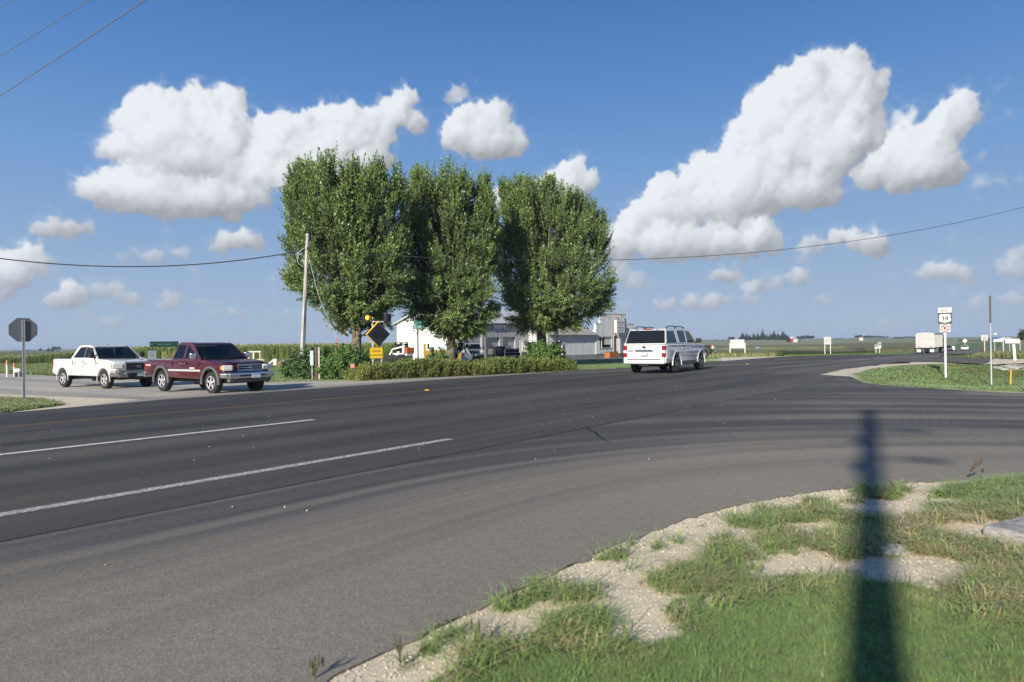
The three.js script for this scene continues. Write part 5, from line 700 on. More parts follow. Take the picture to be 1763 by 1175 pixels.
{ // grain lorry going away down the highway
  const t = thing('grain_truck', 'white grain trailer behind a dark tractor unit driving away on the highway', 'semi truck', foot(1608, 608, 114), along(38.5));
  const shell = std([.47, .465, .45], .5), dark = blackMat;
  part('trailer_body', mg([slab([[-1.27, 1.05], [1.27, 1.05], [1.27, 3.22], [1.0, 3.34], [.4, 3.41], [-.4, 3.41], [-1.0, 3.34], [-1.27, 3.22]], 9.5, -9.5).rotateY(Math.PI / 2)].map((g) => g)), shell, t);
  for (let k = 0; k < 13; k++) for (const s of [1, -1]) part('side_rib', box(.06, 2.1, .05, -9.2 + k * .74, 2.15, s * 1.285), std([.55, .54, .5], .5), t);
  part('tarp_edge', mg([box(9.5, .12, .06, -4.75, 3.2, 1.29), box(9.5, .12, .06, -4.75, 3.2, -1.29)]), std([.12, .12, .13], .7), t);
  part('rear_seam', mg([box(.03, .05, 1.5, -9.51, 2.42, .25), box(.03, .03, 2.4, -9.51, 3.12, 0)]), std([.3, .32, .36], .6), t); for (let k = 0; k < 5; k++) part('ladder_rung', box(.05, .04, .34, -9.53, 1.5 + k * .36, -.75), greyMetal, t);
  for (const s of [1, -1]) { part('tail_light', box(.04, .07, .34, -9.52, 1.18, s * .8), lampRed, t); part('mud_flap', box(.03, .55, .58, -9.3, .62, s * .88), std([.55, .58, .60], .6), t); }
  part('hopper_chute', mg([box(1.6, .5, 1.2, -5, .82, 0), box(1.2, .4, .9, -5, .5, 0)]), greyMetal, t); part('chassis', mg([box(9.2, .2, .9, -4.7, .92, 0), box(2.4, .16, 2.2, -8.2, .9, 0)]), dark, t);
  const w = (x, z) => { const g = new THREE.Group(); g.name = 'wheel'; g.position.set(x, .5, z); t.add(g); part('tyre', cyl(.5, .5, .5, 0, 0, 0, 'z', 20), rubberMat, g); part('rim', cyl(.27, .27, .52, 0, 0, 0, 'z', 14), alloyMat, g); };
  for (const x of [-8.8, -7.6, .5, 1.8, 5.2]) for (const s of [1, -1]) w(x, s * .98);
  const blue = paint([.02, .035, .08]); part('tractor_cab', mg([slab([[.9, .9], [4.2, .9], [5.9, 1.0], [5.9, 1.8], [4.0, 1.95], [3.5, 2.95], [.9, 3.2]], 2.3, -1.15, null, .06)]), blue, t); part('fuel_tank', mg([cyl(.32, .32, 1.3, 3.2, .75, 1.05, 'x'), cyl(.32, .32, 1.3, 3.2, .75, -1.05, 'x')]), chromeMat, t); part('exhaust_stack', mg([cyl(.07, .07, 2.4, .8, 2.6, 1.1), cyl(.07, .07, 2.4, .8, 2.6, -1.1)]), chromeMat, t); part('windshield', box(.03, .8, 2.0, 3.84, 2.38, 0, 0, .46), glassMat, t); for (const s of [1, -1]) part('side_window', box(.9, .65, .02, 2.9, 2.35, s * 1.152), glassMat, t);
}
function smallCar(label, p, turn, c) {
  const hw = .9, S = { hw, belt: .92, roof: 1.45, top: .74, xf: 2.35, xr: -2.35 }, W = warper(S), t = thing('car', label, 'car', p, turn), M = paint(c), ra = .39;
  part('body', solid([[-2.28, .9], [-2.34, .6], [-2.2, .3], [-1.35 - ra, .25], ...[...Array(9)].map((_, a) => [-1.35 - Math.cos(a / 8 * Math.PI) * ra, .3 + Math.sin(a / 8 * Math.PI) * ra]), [1.35 - ra, .25], ...[...Array(9)].map((_, a) => [1.35 - Math.cos(a / 8 * Math.PI) * ra, .3 + Math.sin(a / 8 * Math.PI) * ra]), [2.2, .3], [2.34, .55], [2.2, .78], [1.2, .92]], hw, W, .05), M, t);
  part('cab', solid([[-1.75, .88], [1.1, .88], [.3, 1.40], [-.2, 1.45], [-.9, 1.43], [-1.2, 1.36]], hw, W, .03, 4), M, t);
  part('windshield', screenGlass([1.06, .94], [.34, 1.38], hw, W, .08, [.03, .02]), glassMat, t); part('rear_window', screenGlass([-1.72, .94], [-1.22, 1.35], hw, W, .08, [-.03, .02]), glassMat, t);
  for (const s of [1, -1]) { part('side_window', sideGlass([[-1.3, .96], [.85, .96], [.28, 1.36], [-.95, 1.36]], W, s, hw), glassMat, t); part('tail_light', rbox(.1, .14, .36, .03, -2.26, .74, s * .6), lampRed, t); part('headlight', rbox(.14, .13, .34, .04, 2.2, .66, s * .62), lampClear, t); for (const x of [1.35, -1.35]) wheel(t, x, s * .76, .31, .2, .2, 5, alloyMat); }
  part('rear_bumper', rbox(.12, .2, 1.6, .05, -2.32, .45, 0), M, t); part('licence_plate', box(.02, .13, .3, -2.36, .62, 0), plateMat, t); part('underbody', box(4, .25, 1.3, 0, .34, 0), blackMat, t); return t;
}
smallCar('white saloon car far down the highway beyond the route sign', foot(1662, 602.5, 196), along(36), [.8, .8, .79]);
smallCar('dark blue car coming towards the junction behind the route sign post', foot(1632.5, 603, 165), along(215), [.015, .02, .045]);

// skid-steer loaders
function skid(label, p, turn, c, cab, armUp) {
  const t = thing('skid_loader', label, 'skid loader', p, turn, null), M = std(c, .5), C = std(cab, .55);
  part('chassis', mg([rbox(2.0, .62, 1.0, .06, -.1, .62, 0), rbox(.7, .7, 1.0, .08, -1.05, .95, 0)]), M, t); part('engine_cover', rbox(.5, .6, 1.02, .06, -1.2, 1.2, 0), C, t);
  const posts = []; for (const [x, z] of [[.55, .42], [.55, -.42], [-.75, .42], [-.75, -.42]]) posts.push(beam(V(x, .9, z), V(x * .78, 2.0, z * .92), .08, .08)); part('cab_frame', mg([...posts, rbox(1.15, .07, .92, .03, -.1, 2.02, 0), beam(V(.55, .92, .42), V(.55, .92, -.42), .07, .07)]), blackMat, t); part('cab_glass', mg([box(.8, .8, .02, -.15, 1.5, .40), box(.8, .8, .02, -.15, 1.5, -.40), box(.02, .75, .7, -.68, 1.5, 0)]), glassMat, t); part('seat', mg([rbox(.5, .14, .5, .05, -.25, 1.0, 0), rbox(.14, .5, .48, .05, -.5, 1.28, 0)]), blackMat, t);
  for (const s of [1, -1]) { const h = armUp; part('lift_arm', mg([beam(V(-1.2, 1.62, s * .66), V(.5, 1.25 + h, s * .66), .15, .14), beam(V(.5, 1.25 + h, s * .66), V(1.15, .4 + h * .8, s * .66), .15, .14), rbox(.3, .9, .16, .03, -1.15, 1.35, s * .66)]), M, t); for (const x of [.48, -.62]) { const g = new THREE.Group(); g.name = 'wheel'; g.position.set(x, .41, s * .68); t.add(g); part('tyre', new THREE.TorusGeometry(.29, .13, 8, 20).scale(1, 1, 1.15), rubberMat, g); part('rim', cyl(.2, .2, .2, 0, 0, 0, 'z', 14), C, g); } part('work_light', rbox(.05, .09, .14, .02, .46, 1.95, s * .34), lampClear, t); }
  part('bucket', mg([slab([[1.0, .05], [1.75, .05], [1.75, .09], [1.2, .14], [1.12, .62], [1.04, .62]], 1.75, -.875)]).translate(0, armUp * .8, 0), greyMetal, t); return t;
}
skid('white and orange skid-steer loader parked beyond the dark spoil heap', foot(690, 610, 72), along(-52), [.74, .73, .68], [.55, .12, .02], .1);
skid('dark-cabbed skid-steer loader nose-on just left of the thick maple trunk', foot(914, 621, 76), along(165), [.55, .55, .52], [.08, .08, .08], .05);
skid('dark-cabbed skid-steer loader nose-on just right of the thick maple trunk', foot(959, 622, 76), along(192), [.42, .44, .46], [.05, .05, .06], .1);
skid('grey skid-steer loader half hidden behind the middle maple trunk', foot(789, 617, 66), along(140), [.26, .29, .31], [.06, .06, .06], .05);
// ------------------------------------------------------------ buildings (x along the highway, z towards it)
const sheetMat = std([.76, .76, .74], .55), shadedShopMat = std([.31, .325, .34], .6), frontMat = std([.52, .535, .545], .6), trimW = std([.52, .52, .505], .5), concrete = std([.42, .41, .39], .9, { map: soilMap });  // shop front is grey metal, its colour darkened further to carry shade
const shingleMap = tileTex(256, (() => { const n = tileNoise(256, 51); return (x, y) => { const row = Math.floor(y / 16), k = Math.floor((x + (row % 2) * 13) / 26), v = .62 + .3 * (hash2(k, row) - .5) + .15 * (n(x, y, 64) - .5) - (y % 16 < 2 ? .18 : 0); return [v, v * .97, v * .9]; }; })());
const roofMat = std([.62, .60, .55], .85, { map: shingleMap }); shingleMap.repeat.set(.6, .6);
const uOn = (px, w) => { const X = (px - 881.5 + 0) / 1175, d = w / (UX * 1.0 - UZ * X); return d * (UX * X + UZ) * 1; };     // u where a sight line at that photo column meets the plane w
function building(name, label, u, w, y) { const [x, z] = xz(u, w); return thing(name, label, 'building', V(x, y, z), 51 * DEG); }
const ribs = (x0, x1, y0, y1, z, step, skip = []) => { const o = []; for (let x = x0 + step / 2; x < x1; x += step) { let segs = [[y0, typeof y1 === 'function' ? y1(x) : y1]]; for (const [a, b, c, d] of skip) if (x > a - .03 && x < b + .03) segs = segs.flatMap(([p, q]) => [[p, Math.min(q, c)], [Math.max(p, d), q]].filter(([m, n]) => n - m > .05)); for (const [p, q] of segs) o.push(box(.05, q - p, .03, x, (p + q) / 2, z)); } return mg(o); };
const winMat = glassMat;
function overhead(parent, x0, x1, h, z, rows, wins) { const d = new THREE.Group(); d.name = 'garage_door'; parent.add(d); const ph = h / rows; for (let k = 0; k < rows; k++) part('panel', rbox(x1 - x0 - .04, ph - .015, .05, .012, (x0 + x1) / 2, ph * (k + .5), z), shadedShopMat, d); for (const f of wins) part('window', box((x1 - x0) * .16, ph * .5, .02, lerp(x0, x1, f), ph * (Math.floor(rows * .45) + .5), z + .03), winMat, d); return d; }
{ // the machine shop
  const U0 = 54.8, Wf = 52, [bx, bz] = xz(U0 + 6, Wf - 1), y = -.46; const b = building('shop_building', 'white ribbed-metal shop with lit gable end and three overhead doors in its shade-toned grey front', U0, Wf, y);
  const X = (px) => uOn(px, Wf) - U0, L = 22, D = 10.2, E = 4.25, Rg = 6.0;
  const d1 = [X(795), X(829.5), 0, 3.8], d2 = [X(837), X(860.5), 0, 2.5], d3 = [X(865.5), X(887.5), 0, 2.55];
  part('front_wall', slab([[0, 0], [d1[0], 0], [d1[0], d1[3]], [d1[1], d1[3]], [d1[1], 0], [d2[0], 0], [d2[0], d2[3]], [d2[1], d2[3]], [d2[1], 0], [d3[0], 0], [d3[0], d3[3]], [d3[1], d3[3]], [d3[1], 0], [L, 0], [L, E], [0, E]], .35, -.35), shadedShopMat, b);
  const fr = part('wall_ribs', ribs(.2, 12.4, 0, E, .015, .25, [d1, d2, d3].map((q) => [q[0], q[1], q[2], q[3]])), shadedShopMat, b); fr.userData.kind = 'stuff';
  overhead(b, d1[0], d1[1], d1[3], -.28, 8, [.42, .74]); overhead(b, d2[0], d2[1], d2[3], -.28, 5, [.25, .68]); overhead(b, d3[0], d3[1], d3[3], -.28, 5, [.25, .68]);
  const gable = [[0, 0], [D, 0], [D, E], [D / 2, Rg - .05], [0, E]]; part('gable_wall', slab(gable, .25).rotateY(-Math.PI / 2).translate(.25, 0, -D).rotateY(0), sheetMat, b);
  const gr = part('wall_ribs', mg([ribs(.1, D - .1, 0, (x) => E + (Rg - E) * (1 - Math.abs(x / D * 2 - 1)) - .1, .015, .30).rotateY(-Math.PI / 2).translate(-.01, 0, -D)]), sheetMat, b); gr.userData.kind = 'stuff';
  part('back_wall', box(L, E, .25, L / 2, E / 2, -D + .13), sheetMat, b); part('far_gable', slab(gable, .25).rotateY(-Math.PI / 2).translate(L, 0, -D), sheetMat, b);
  const s = Math.atan2(Rg - E, D / 2), len = Math.hypot(Rg - E, D / 2) + .55; for (const q of [1, -1]) part('roof', box(L + .8, .12, len, L / 2, (Rg + E) / 2 + .09 - .10, -D / 2 + q * (D / 4 + .22), 0, 0, q * s), trimW, b);
  part('side_door', mg([box(.04, 2.1, 1.05, -.03, 1.05, -8.35)]), sheetMat, b); part('door_pane', box(.03, 1.1, .5, -.06, 1.4, -8.3), winMat, b); part('door_frame', mg([box(.08, 2.2, .08, -.05, 1.1, -7.8), box(.08, 2.2, .08, -.05, 1.1, -8.9), box(.08, .08, 1.18, -.05, 2.18, -8.35)]), std([.66, .60, .48], .7), b);
  part('walk_door', rbox(X(901) - X(894), 2.15, .06, .01, (X(901) + X(894)) / 2, 1.08, .04), trimW, b); part('corner_trim', box(.12, E, .12, .04, E / 2, .04), trimW, b);
  const sg = new THREE.Group(); sg.name = 'sign'; b.add(sg); part('sign_board', rbox(X(869) - X(849), .9, .08, .02, (X(869) + X(849)) / 2, 3.75, .09), std([.45, .5, .62], .5), sg); part('sign_stripe', mg([box(X(868) - X(850), .14, .02, (X(868) + X(850)) / 2, 4.08, .14), box(X(868) - X(850), .12, .02, (X(868) + X(850)) / 2, 3.42, .14)]), std([.03, .04, .25], .5), sg); part('sign_corner', box(.4, .3, .02, X(868) - .3, 3.6, .141), std([.5, .15, .05], .5), sg);
  part('gravel_apron', box(13, .06, 3, 6.2, -.02, 1.6), std([.34, .32, .28], .95, { map: gravelMap }), b);
}
{ // the shop office
  const U0 = 67.5, Wf = 49, y = -.55, b = building('office_building', 'low white office with a shingled roof and a stepped false front', U0, Wf, y), X = (px) => uOn(px, Wf) - U0, L = X(1090), D = 8.2, E = 3.0, Rg = 5.0, F0 = X(1025);
  const wn = [X(1030), X(1051.5), 1.05, 2.6], dr = [X(1055), X(1061.5), .3, 2.75];
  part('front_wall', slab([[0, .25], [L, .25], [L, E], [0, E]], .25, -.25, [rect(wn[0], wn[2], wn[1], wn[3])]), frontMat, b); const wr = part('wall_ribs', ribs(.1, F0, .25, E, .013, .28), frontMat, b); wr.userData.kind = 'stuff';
  part('foundation', box(L + .1, .9, .5, L / 2, -.18, -.2), concrete, b);
  const gable = [[0, 0], [D, 0], [D, E], [D / 2, Rg - .05], [0, E]]; part('gable_wall', slab(gable, .2).rotateY(-Math.PI / 2).translate(.2, 0, -D), sheetMat, b); part('far_gable', slab(gable, .2).rotateY(-Math.PI / 2).translate(L, 0, -D), sheetMat, b); part('back_wall', box(L, E, .2, L / 2, E / 2, -D + .1), sheetMat, b);
  const s = Math.atan2(Rg - E, D / 2), len = Math.hypot(Rg - E, D / 2) + .5; for (const q of [1, -1]) { const g = box(F0 + .3, .14, len, F0 / 2 - .15, (Rg + E) / 2 + .0, -D / 2 + q * (D / 4 + .2), 0, 0, q * s); const uv = g.attributes.uv; for (let i = 0; i < uv.count; i++) uv.setXY(i, uv.getX(i) * F0, uv.getY(i) * len); part('roof', g, roofMat, b); }
  part('gutter', box(F0 + .2, .16, .16, F0 / 2 - .1, E - .1, .42), trimW, b);
  const A0 = F0, A1 = X(1033), A2 = X(1078), A3 = L, h1 = 4.35, h2 = 5.75, h3 = 4.4;
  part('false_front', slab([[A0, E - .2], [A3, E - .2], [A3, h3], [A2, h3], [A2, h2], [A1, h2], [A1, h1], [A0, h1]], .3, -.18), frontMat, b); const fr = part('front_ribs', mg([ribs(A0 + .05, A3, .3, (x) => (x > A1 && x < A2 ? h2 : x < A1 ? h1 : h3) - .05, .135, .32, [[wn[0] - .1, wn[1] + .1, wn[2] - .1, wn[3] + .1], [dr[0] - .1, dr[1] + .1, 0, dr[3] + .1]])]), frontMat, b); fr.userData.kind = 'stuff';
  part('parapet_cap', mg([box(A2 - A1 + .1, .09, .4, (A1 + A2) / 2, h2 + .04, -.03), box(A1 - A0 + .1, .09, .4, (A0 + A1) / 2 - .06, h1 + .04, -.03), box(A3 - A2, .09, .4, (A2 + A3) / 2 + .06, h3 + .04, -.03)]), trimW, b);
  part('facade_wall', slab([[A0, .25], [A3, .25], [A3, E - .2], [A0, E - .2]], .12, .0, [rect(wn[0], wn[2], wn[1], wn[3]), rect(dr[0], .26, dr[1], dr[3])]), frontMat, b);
  const wi = new THREE.Group(); wi.name = 'window'; b.add(wi); part('pane', box(wn[1] - wn[0], wn[3] - wn[2], .03, (wn[0] + wn[1]) / 2, (wn[2] + wn[3]) / 2, .0), winMat, wi); part('blind', box((wn[1] - wn[0]) * .48, (wn[3] - wn[2]) * .68, .02, lerp(wn[0], wn[1], .73), wn[3] - (wn[3] - wn[2]) * .36, .03), std([.62, .62, .55], .8), wi); part('frame', mg([box(.09, wn[3] - wn[2], .1, wn[0], (wn[2] + wn[3]) / 2, .13), box(.09, wn[3] - wn[2], .1, wn[1], (wn[2] + wn[3]) / 2, .13), box(.14, wn[3] - wn[2], .1, lerp(wn[0], wn[1], .2), (wn[2] + wn[3]) / 2, .13), box(wn[1] - wn[0] + .1, .1, .14, (wn[0] + wn[1]) / 2, wn[2], .14), box(wn[1] - wn[0] + .1, .08, .12, (wn[0] + wn[1]) / 2, wn[3], .14)]), trimW, wi);
  const dd = new THREE.Group(); dd.name = 'door'; b.add(dd); part('pane', box((dr[1] - dr[0]) * .8, dr[3] - .5, .03, (dr[0] + dr[1]) / 2, 1.5, .02), std([.12, .11, .09], .3), dd); part('frame', mg([box(.1, dr[3] - .3, .14, dr[0], 1.52, .12), box(.1, dr[3] - .3, .14, dr[1], 1.52, .12), box(dr[1] - dr[0], .1, .14, (dr[0] + dr[1]) / 2, dr[3], .12)]), trimW, dd); part('post', box(.5, 2.9, .2, dr[1] + .5, 1.7, .25), trimW, b); part('door_lamp', rbox(.35, .15, .12, .04, (dr[0] + dr[1]) / 2 - .3, dr[3] + .02, .25), std([.55, .12, .03], .5), b);
  const sg = new THREE.Group(); sg.name = 'sign'; b.add(sg); const sx0 = X(1052), sx1 = X(1066), sm = (sx0 + sx1) / 2; part('sign_box', rbox(sx1 - sx0, 1.75, .42, .03, sm, 4.0, .75), std([.70, .68, .55], .5), sg);
  const c = document.createElement('canvas'); c.width = 128; c.height = 128; const g = c.getContext('2d'); g.fillStyle = '#c9ccd0'; g.fillRect(0, 0, 128, 128); g.fillStyle = '#8c1a22'; g.textAlign = 'center'; g.font = 'bold 20px sans-serif'; g.fillText('IMPLEMENT', 64, 28); g.fillText('SALES', 64, 52); g.fillStyle = '#222'; g.font = 'bold 21px sans-serif'; g.fillText('HWY 14 &', 64, 86); g.fillText('CO RD', 64, 112); const tx = new THREE.CanvasTexture(c); tx.colorSpace = THREE.SRGBColorSpace; part('sign_face', new THREE.PlaneGeometry(sx1 - sx0 - .1, 1.65).translate(sm, 4.0, .965), std([1, 1, 1], .5, { map: tx }), sg); for (const x of [sx0 + .1, sx1 - .1]) part('sign_rod', cyl(.05, .05, 1.6, x, 5.2, .5), std([.38, .12, .10], .6), sg);
}
function post(parent, h, r = .035, x = 0, z = 0, mat = galv) { return part('post', box(r * 2, h, r * 1.2, x, h / 2, z), mat, parent); }
// brown feed trough by the office door
{ const p = foot(1053, 617, 84), t = thing('planter_box', 'long orange-brown wooden box standing in front of the office window', 'planter', p, 51 * DEG); for (let k = 0; k < 3; k++) part('plank', rbox(2.1, .22, .05, .012, 0, .14 + k * .235, .35), std([.42, .14, .045].map((q) => q * (.9 + .1 * k)), .85), t); for (const x of [-1.0, 1.0]) part('end_board', rbox(.05, .7, .7, .012, x, .36, 0), std([.38, .13, .045], .85), t); part('back_board', rbox(2.1, .7, .05, .012, 0, .36, -.35), std([.38, .13, .045], .85), t); part('rim', rbox(2.16, .05, .78, .015, 0, .74, 0), std([.30, .09, .03], .85), t); }
// yard machines
{ const p = foot(756, 616, 64), t = thing('crawler_tractor', 'old yellow crawler tractor with a pale hood in front of the white gable', 'crawler tractor', p, along(78)), Y = std([.40, .24, .03], .6); part('track', mg([-1, 1].map((s) => rbox(2.4, .75, .42, .3, 0, .42, s * .62))), std([.06, .05, .04], .85), t); for (const s of [-1, 1]) for (let k = 0; k < 9; k++) part('track_shoe', box(.16, .06, .44, -1.0 + k * .25, .82, s * .62), std([.09, .08, .06], .8), t); part('frame', rbox(2.6, .5, .9, .05, 0, .95, 0), Y, t); part('hood', rbox(1.7, .42, .8, .08, .5, 1.4, 0), std([.55, .60, .68], .4), t); part('seat', mg([rbox(.5, .14, .6, .04, -.75, 1.38, 0), rbox(.14, .5, .6, .04, -1.0, 1.6, 0)]), blackMat, t); part('radiator_guard', rbox(.14, .75, .9, .03, 1.38, 1.2, 0), Y, t); part('exhaust', cyl(.05, .05, .6, .7, 1.85, .1), blackMat, t); part('blade', mg([slab([[1.8, .05], [1.95, .05], [1.88, .5], [1.98, .95], [1.86, .95], [1.76, .5]], 2.4, -1.2)]), Y, t); part('mast', mg([box(.14, 1.3, .14, -1.35, 1.2, .4), box(.14, 1.3, .14, -1.35, 1.2, -.4)]), Y, t); }
{ const p = foot(676, 613, 66), t = part('spoil_heap', new THREE.SphereGeometry(1, 28, 14, 0, 6.283, 0, 1.57), std([.075, .07, .06], 1, { map: soilMap, bumpMap: soilBump, bumpScale: .08 }), scene); const a = t.geometry.attributes.position; for (let i = 0; i < a.count; i++) { const k = .78 + .45 * fbm(a.getX(i) * 2 + 4, a.getZ(i) * 2 + a.getY(i), 3); a.setXYZ(i, a.getX(i) * 2.1 * k, a.getY(i) * .95 * k, a.getZ(i) * 1.5 * k); } t.geometry.computeVertexNormals(); t.name = numbered('spoil_heap'); t.position.copy(p); t.position.y -= .1; tag(t, 'dark heap of spoil on the grass behind the yellow sign', 'dirt heap'); }
{ // low black implements lined up before the doors
  const grp = 'black loader attachments lined up before the garage doors', mk = (px, d, label) => { const p = foot(px, 619, d), t = thing('loader_attachment', label, 'attachment', p, facing(p), null); part('base_frame', mg([rbox(.85, .12, .7, .03, 0, .3, 0), box(.12, .6, .5, -.34, .3, 0), box(.12, .6, .5, .34, .3, 0)]), blackMat, t); const g = slab([[-.42, .5], [.42, .5], [.40, 1.35], [.3, 1.5], [-.3, 1.5], [-.40, 1.35]], .1, -.2, [rect(-.27, .75, .27, 1.3)]); part('back_plate', g, blackMat, t); part('mesh_plate', box(.54, .55, .03, 0, 1.02, -.16), std([.12, .125, .13], .7), t); return t; };
  mk(845, 64, 'left one of two upright black frames before the garage doors'); mk(860.5, 64, 'right one of two upright black frames before the garage doors');
  const p = foot(883, 620, 63), t = thing('utility_trailer', 'low black trailer stacked with dark gear right of the upright frames', 'trailer', p, facing(p)); part('deck', rbox(1.5, .12, 1.0, .03, 0, .5, 0), blackMat, t); part('stack', mg([rbox(1.35, .3, .85, .05, 0, .75, 0), rbox(1.25, .26, .8, .05, -.04, 1.05, 0)]), std([.04, .042, .045], .7), t); part('lid', rbox(1.4, .07, .9, .02, -.03, 1.23, 0), std([.06, .062, .066], .6), t); for (const s of [-1, 1]) { const g = new THREE.Group(); g.name = 'wheel'; g.position.set(s * .5, .3, .5); t.add(g); part('tyre', new THREE.TorusGeometry(.2, .09, 8, 16), rubberMat, g); part('rim', cyl(.13, .13, .1, 0, 0, 0, 'z', 12), std([.2, .2, .2], .6), g); }
  const q = foot(818, 621, 58), m = thing('walk_mower', 'small brown-red walk-behind machine on the grass in front of the grey pickup', 'mower', q, facing(q) + .5); part('deck', rbox(.8, .25, .55, .08, 0, .28, 0), std([.16, .09, .05], .7), m); part('engine', rbox(.34, .3, .36, .06, -.05, .52, 0), std([.10, .08, .06], .6), m); for (const [x, z] of [[.3, .3], [.3, -.3], [-.3, .3], [-.3, -.3]]) part('wheel', cyl(.15, .15, .09, x, .15, z, 'z', 14), rubberMat, m); part('handlebar', mg([bar(V(-.3, .4, .2), V(-.85, .95, .2), .018), bar(V(-.3, .4, -.2), V(-.85, .95, -.2), .018), bar(V(-.85, .95, .2), V(-.85, .95, -.2), .018)]), trimMat, m);
}
// white and orange implements along the corn, left of the leaning pole
{ const W1 = std([.80, .79, .74], .5), pg = (px, py, d) => foot(px, py, d);
  { const p = pg(438, 613, 62), t = thing('field_implement', 'white square loader cab frame standing on the lawn against the corn', 'cab frame', p, facing(p)); part('cab_frame', mg([box(.08, 1.15, .08, -.5, .75, .3), box(.12, 1.2, .08, -.1, .75, .3), box(.06, .8, .06, .45, .95, .3), box(.06, .9, .06, .45, .9, -.3), box(.06, 1.1, .06, -.5, .75, -.3), box(1.05, .12, .08, 0, 1.36, .3), box(1.05, .1, .08, 0, 1.36, -.3), box(.08, .08, .6, -.5, 1.36, 0), box(.08, .08, .6, .46, 1.36, 0)]), W1, t); part('side_arm', mg([box(.85, .14, .1, .35, .62, .34), box(.1, .6, .1, .72, .34, .34), beam(V(-.5, .5, .34), V(-.2, .1, .34), .12, .1)]), std([.66, .62, .54], .6), t); part('base_sheet', mg([box(1.0, .1, .7, 0, .12, 0), beam(V(-.1, .1, .3), V(.3, .5, .3), .1, .08)]), W1, t); }
  { const p = pg(474, 612, 62), t = thing('field_implement', 'white and red loader arms lying on the lawn left of the leaning pole', 'loader arm', p, facing(p)); part('arm', mg([beam(V(-.75, .12, .1), V(-.15, .62, .1), .12, .1), rbox(.3, .6, .2, .04, -.05, .38, .1)]), W1, t); part('foot_plate', beam(V(-1.0, .05, .1), V(-.7, .18, .1), .14, .2), greyMetal, t); part('red_beam', mg([box(.75, .12, .16, .62, .30, .1)]), std([.36, .10, .08], .6), t); part('orange_block', rbox(.2, .3, .2, .03, .3, .2, .15), std([.62, .13, .03], .6), t); part('counterweight', rbox(.3, .3, .25, .1, .9, .55, .1), W1, t); }
  { const p = pg(497, 611, 63), t = thing('flat_trailer', 'small weathered flat trailer just left of the leaning pole', 'trailer', p, facing(p)); for (let k = 0; k < 4; k++) part('plank', rbox(1.1, .06, .2, .015, .2, .58, -.33 + k * .22), std([.46, .43, .35].map((q) => q * (.85 + .1 * k)), .9), t); part('drawbar', beam(V(-.3, .55, 0), V(-.95, .3, 0), .09, .09), std([.55, .52, .42], .7), t); part('leg', mg([box(.07, .55, .07, -.25, .28, .25), box(.07, .55, .07, .7, .28, .25), box(.07, .55, .07, .7, .28, -.25)]), std([.5, .47, .38], .8), t); part('wheel', cyl(.18, .18, .1, -.4, .18, .2, 'z', 14), rubberMat, t); }
}
// far farm buildings
function barn(name, label, px, py, d, w, h, dep, c, roofC, turn = 0) { const p = at(px, py, d), t = thing(name, label, 'barn', p, turn); p.y = at(px, py, d).y; part('wall', slab([[-w / 2, -1], [w / 2, -1], [w / 2, h * .6], [0, h], [-w / 2, h * .6]], dep, -dep / 2), std(c, .8), t); const s = Math.atan2(h * .4, w / 2), L = Math.hypot(h * .4, w / 2) + .4; for (const q of [1, -1]) part('roof', box(L, .2, dep + .6, q * w / 4, h * .8 + .12, 0, 0, -q * s), std(roofC, .6), t); part('door', box(w * .3, h * .4, .2, 0, h * .2, dep / 2 + .05), std([.5, .5, .48], .7), t); return t; }
barn('barn', 'tiny red barn with a white end beside the far windbreak', 1361.5, 586.5, 430, 2.6, 1.9, 4, [.36, .06, .05], [.62, .58, .56], .6); barn('shed', 'tiny white shed right of the red barn on the skyline', 1369, 586.8, 428, 2.0, 1.0, 2, [.78, .78, .76], [.75, .75, .73], .2);
barn('shed', 'pale shed in front of the farm grove on the skyline', 1483, 584.5, 540, 2.0, 1.3, 2, [.75, .72, .6], [.7, .68, .6], .2);
{ const p = at(1714, 577, 500), t = thing('water_tower', 'pale round tank showing above the woods at the right', 'water tower', p); part('tank', new THREE.SphereGeometry(1.0, 16, 10).scale(1.2, .9, 1.2).translate(0, .6, 0), std([.74, .72, .66], .6), t); part('leg', mg([0, 1, 2, 3].map((k) => bar(V(Math.cos(k * 1.57) * .8, .3, Math.sin(k * 1.57) * .8), V(Math.cos(k * 1.57), -5, Math.sin(k * 1.57)), .1))), greyMetal, t); }
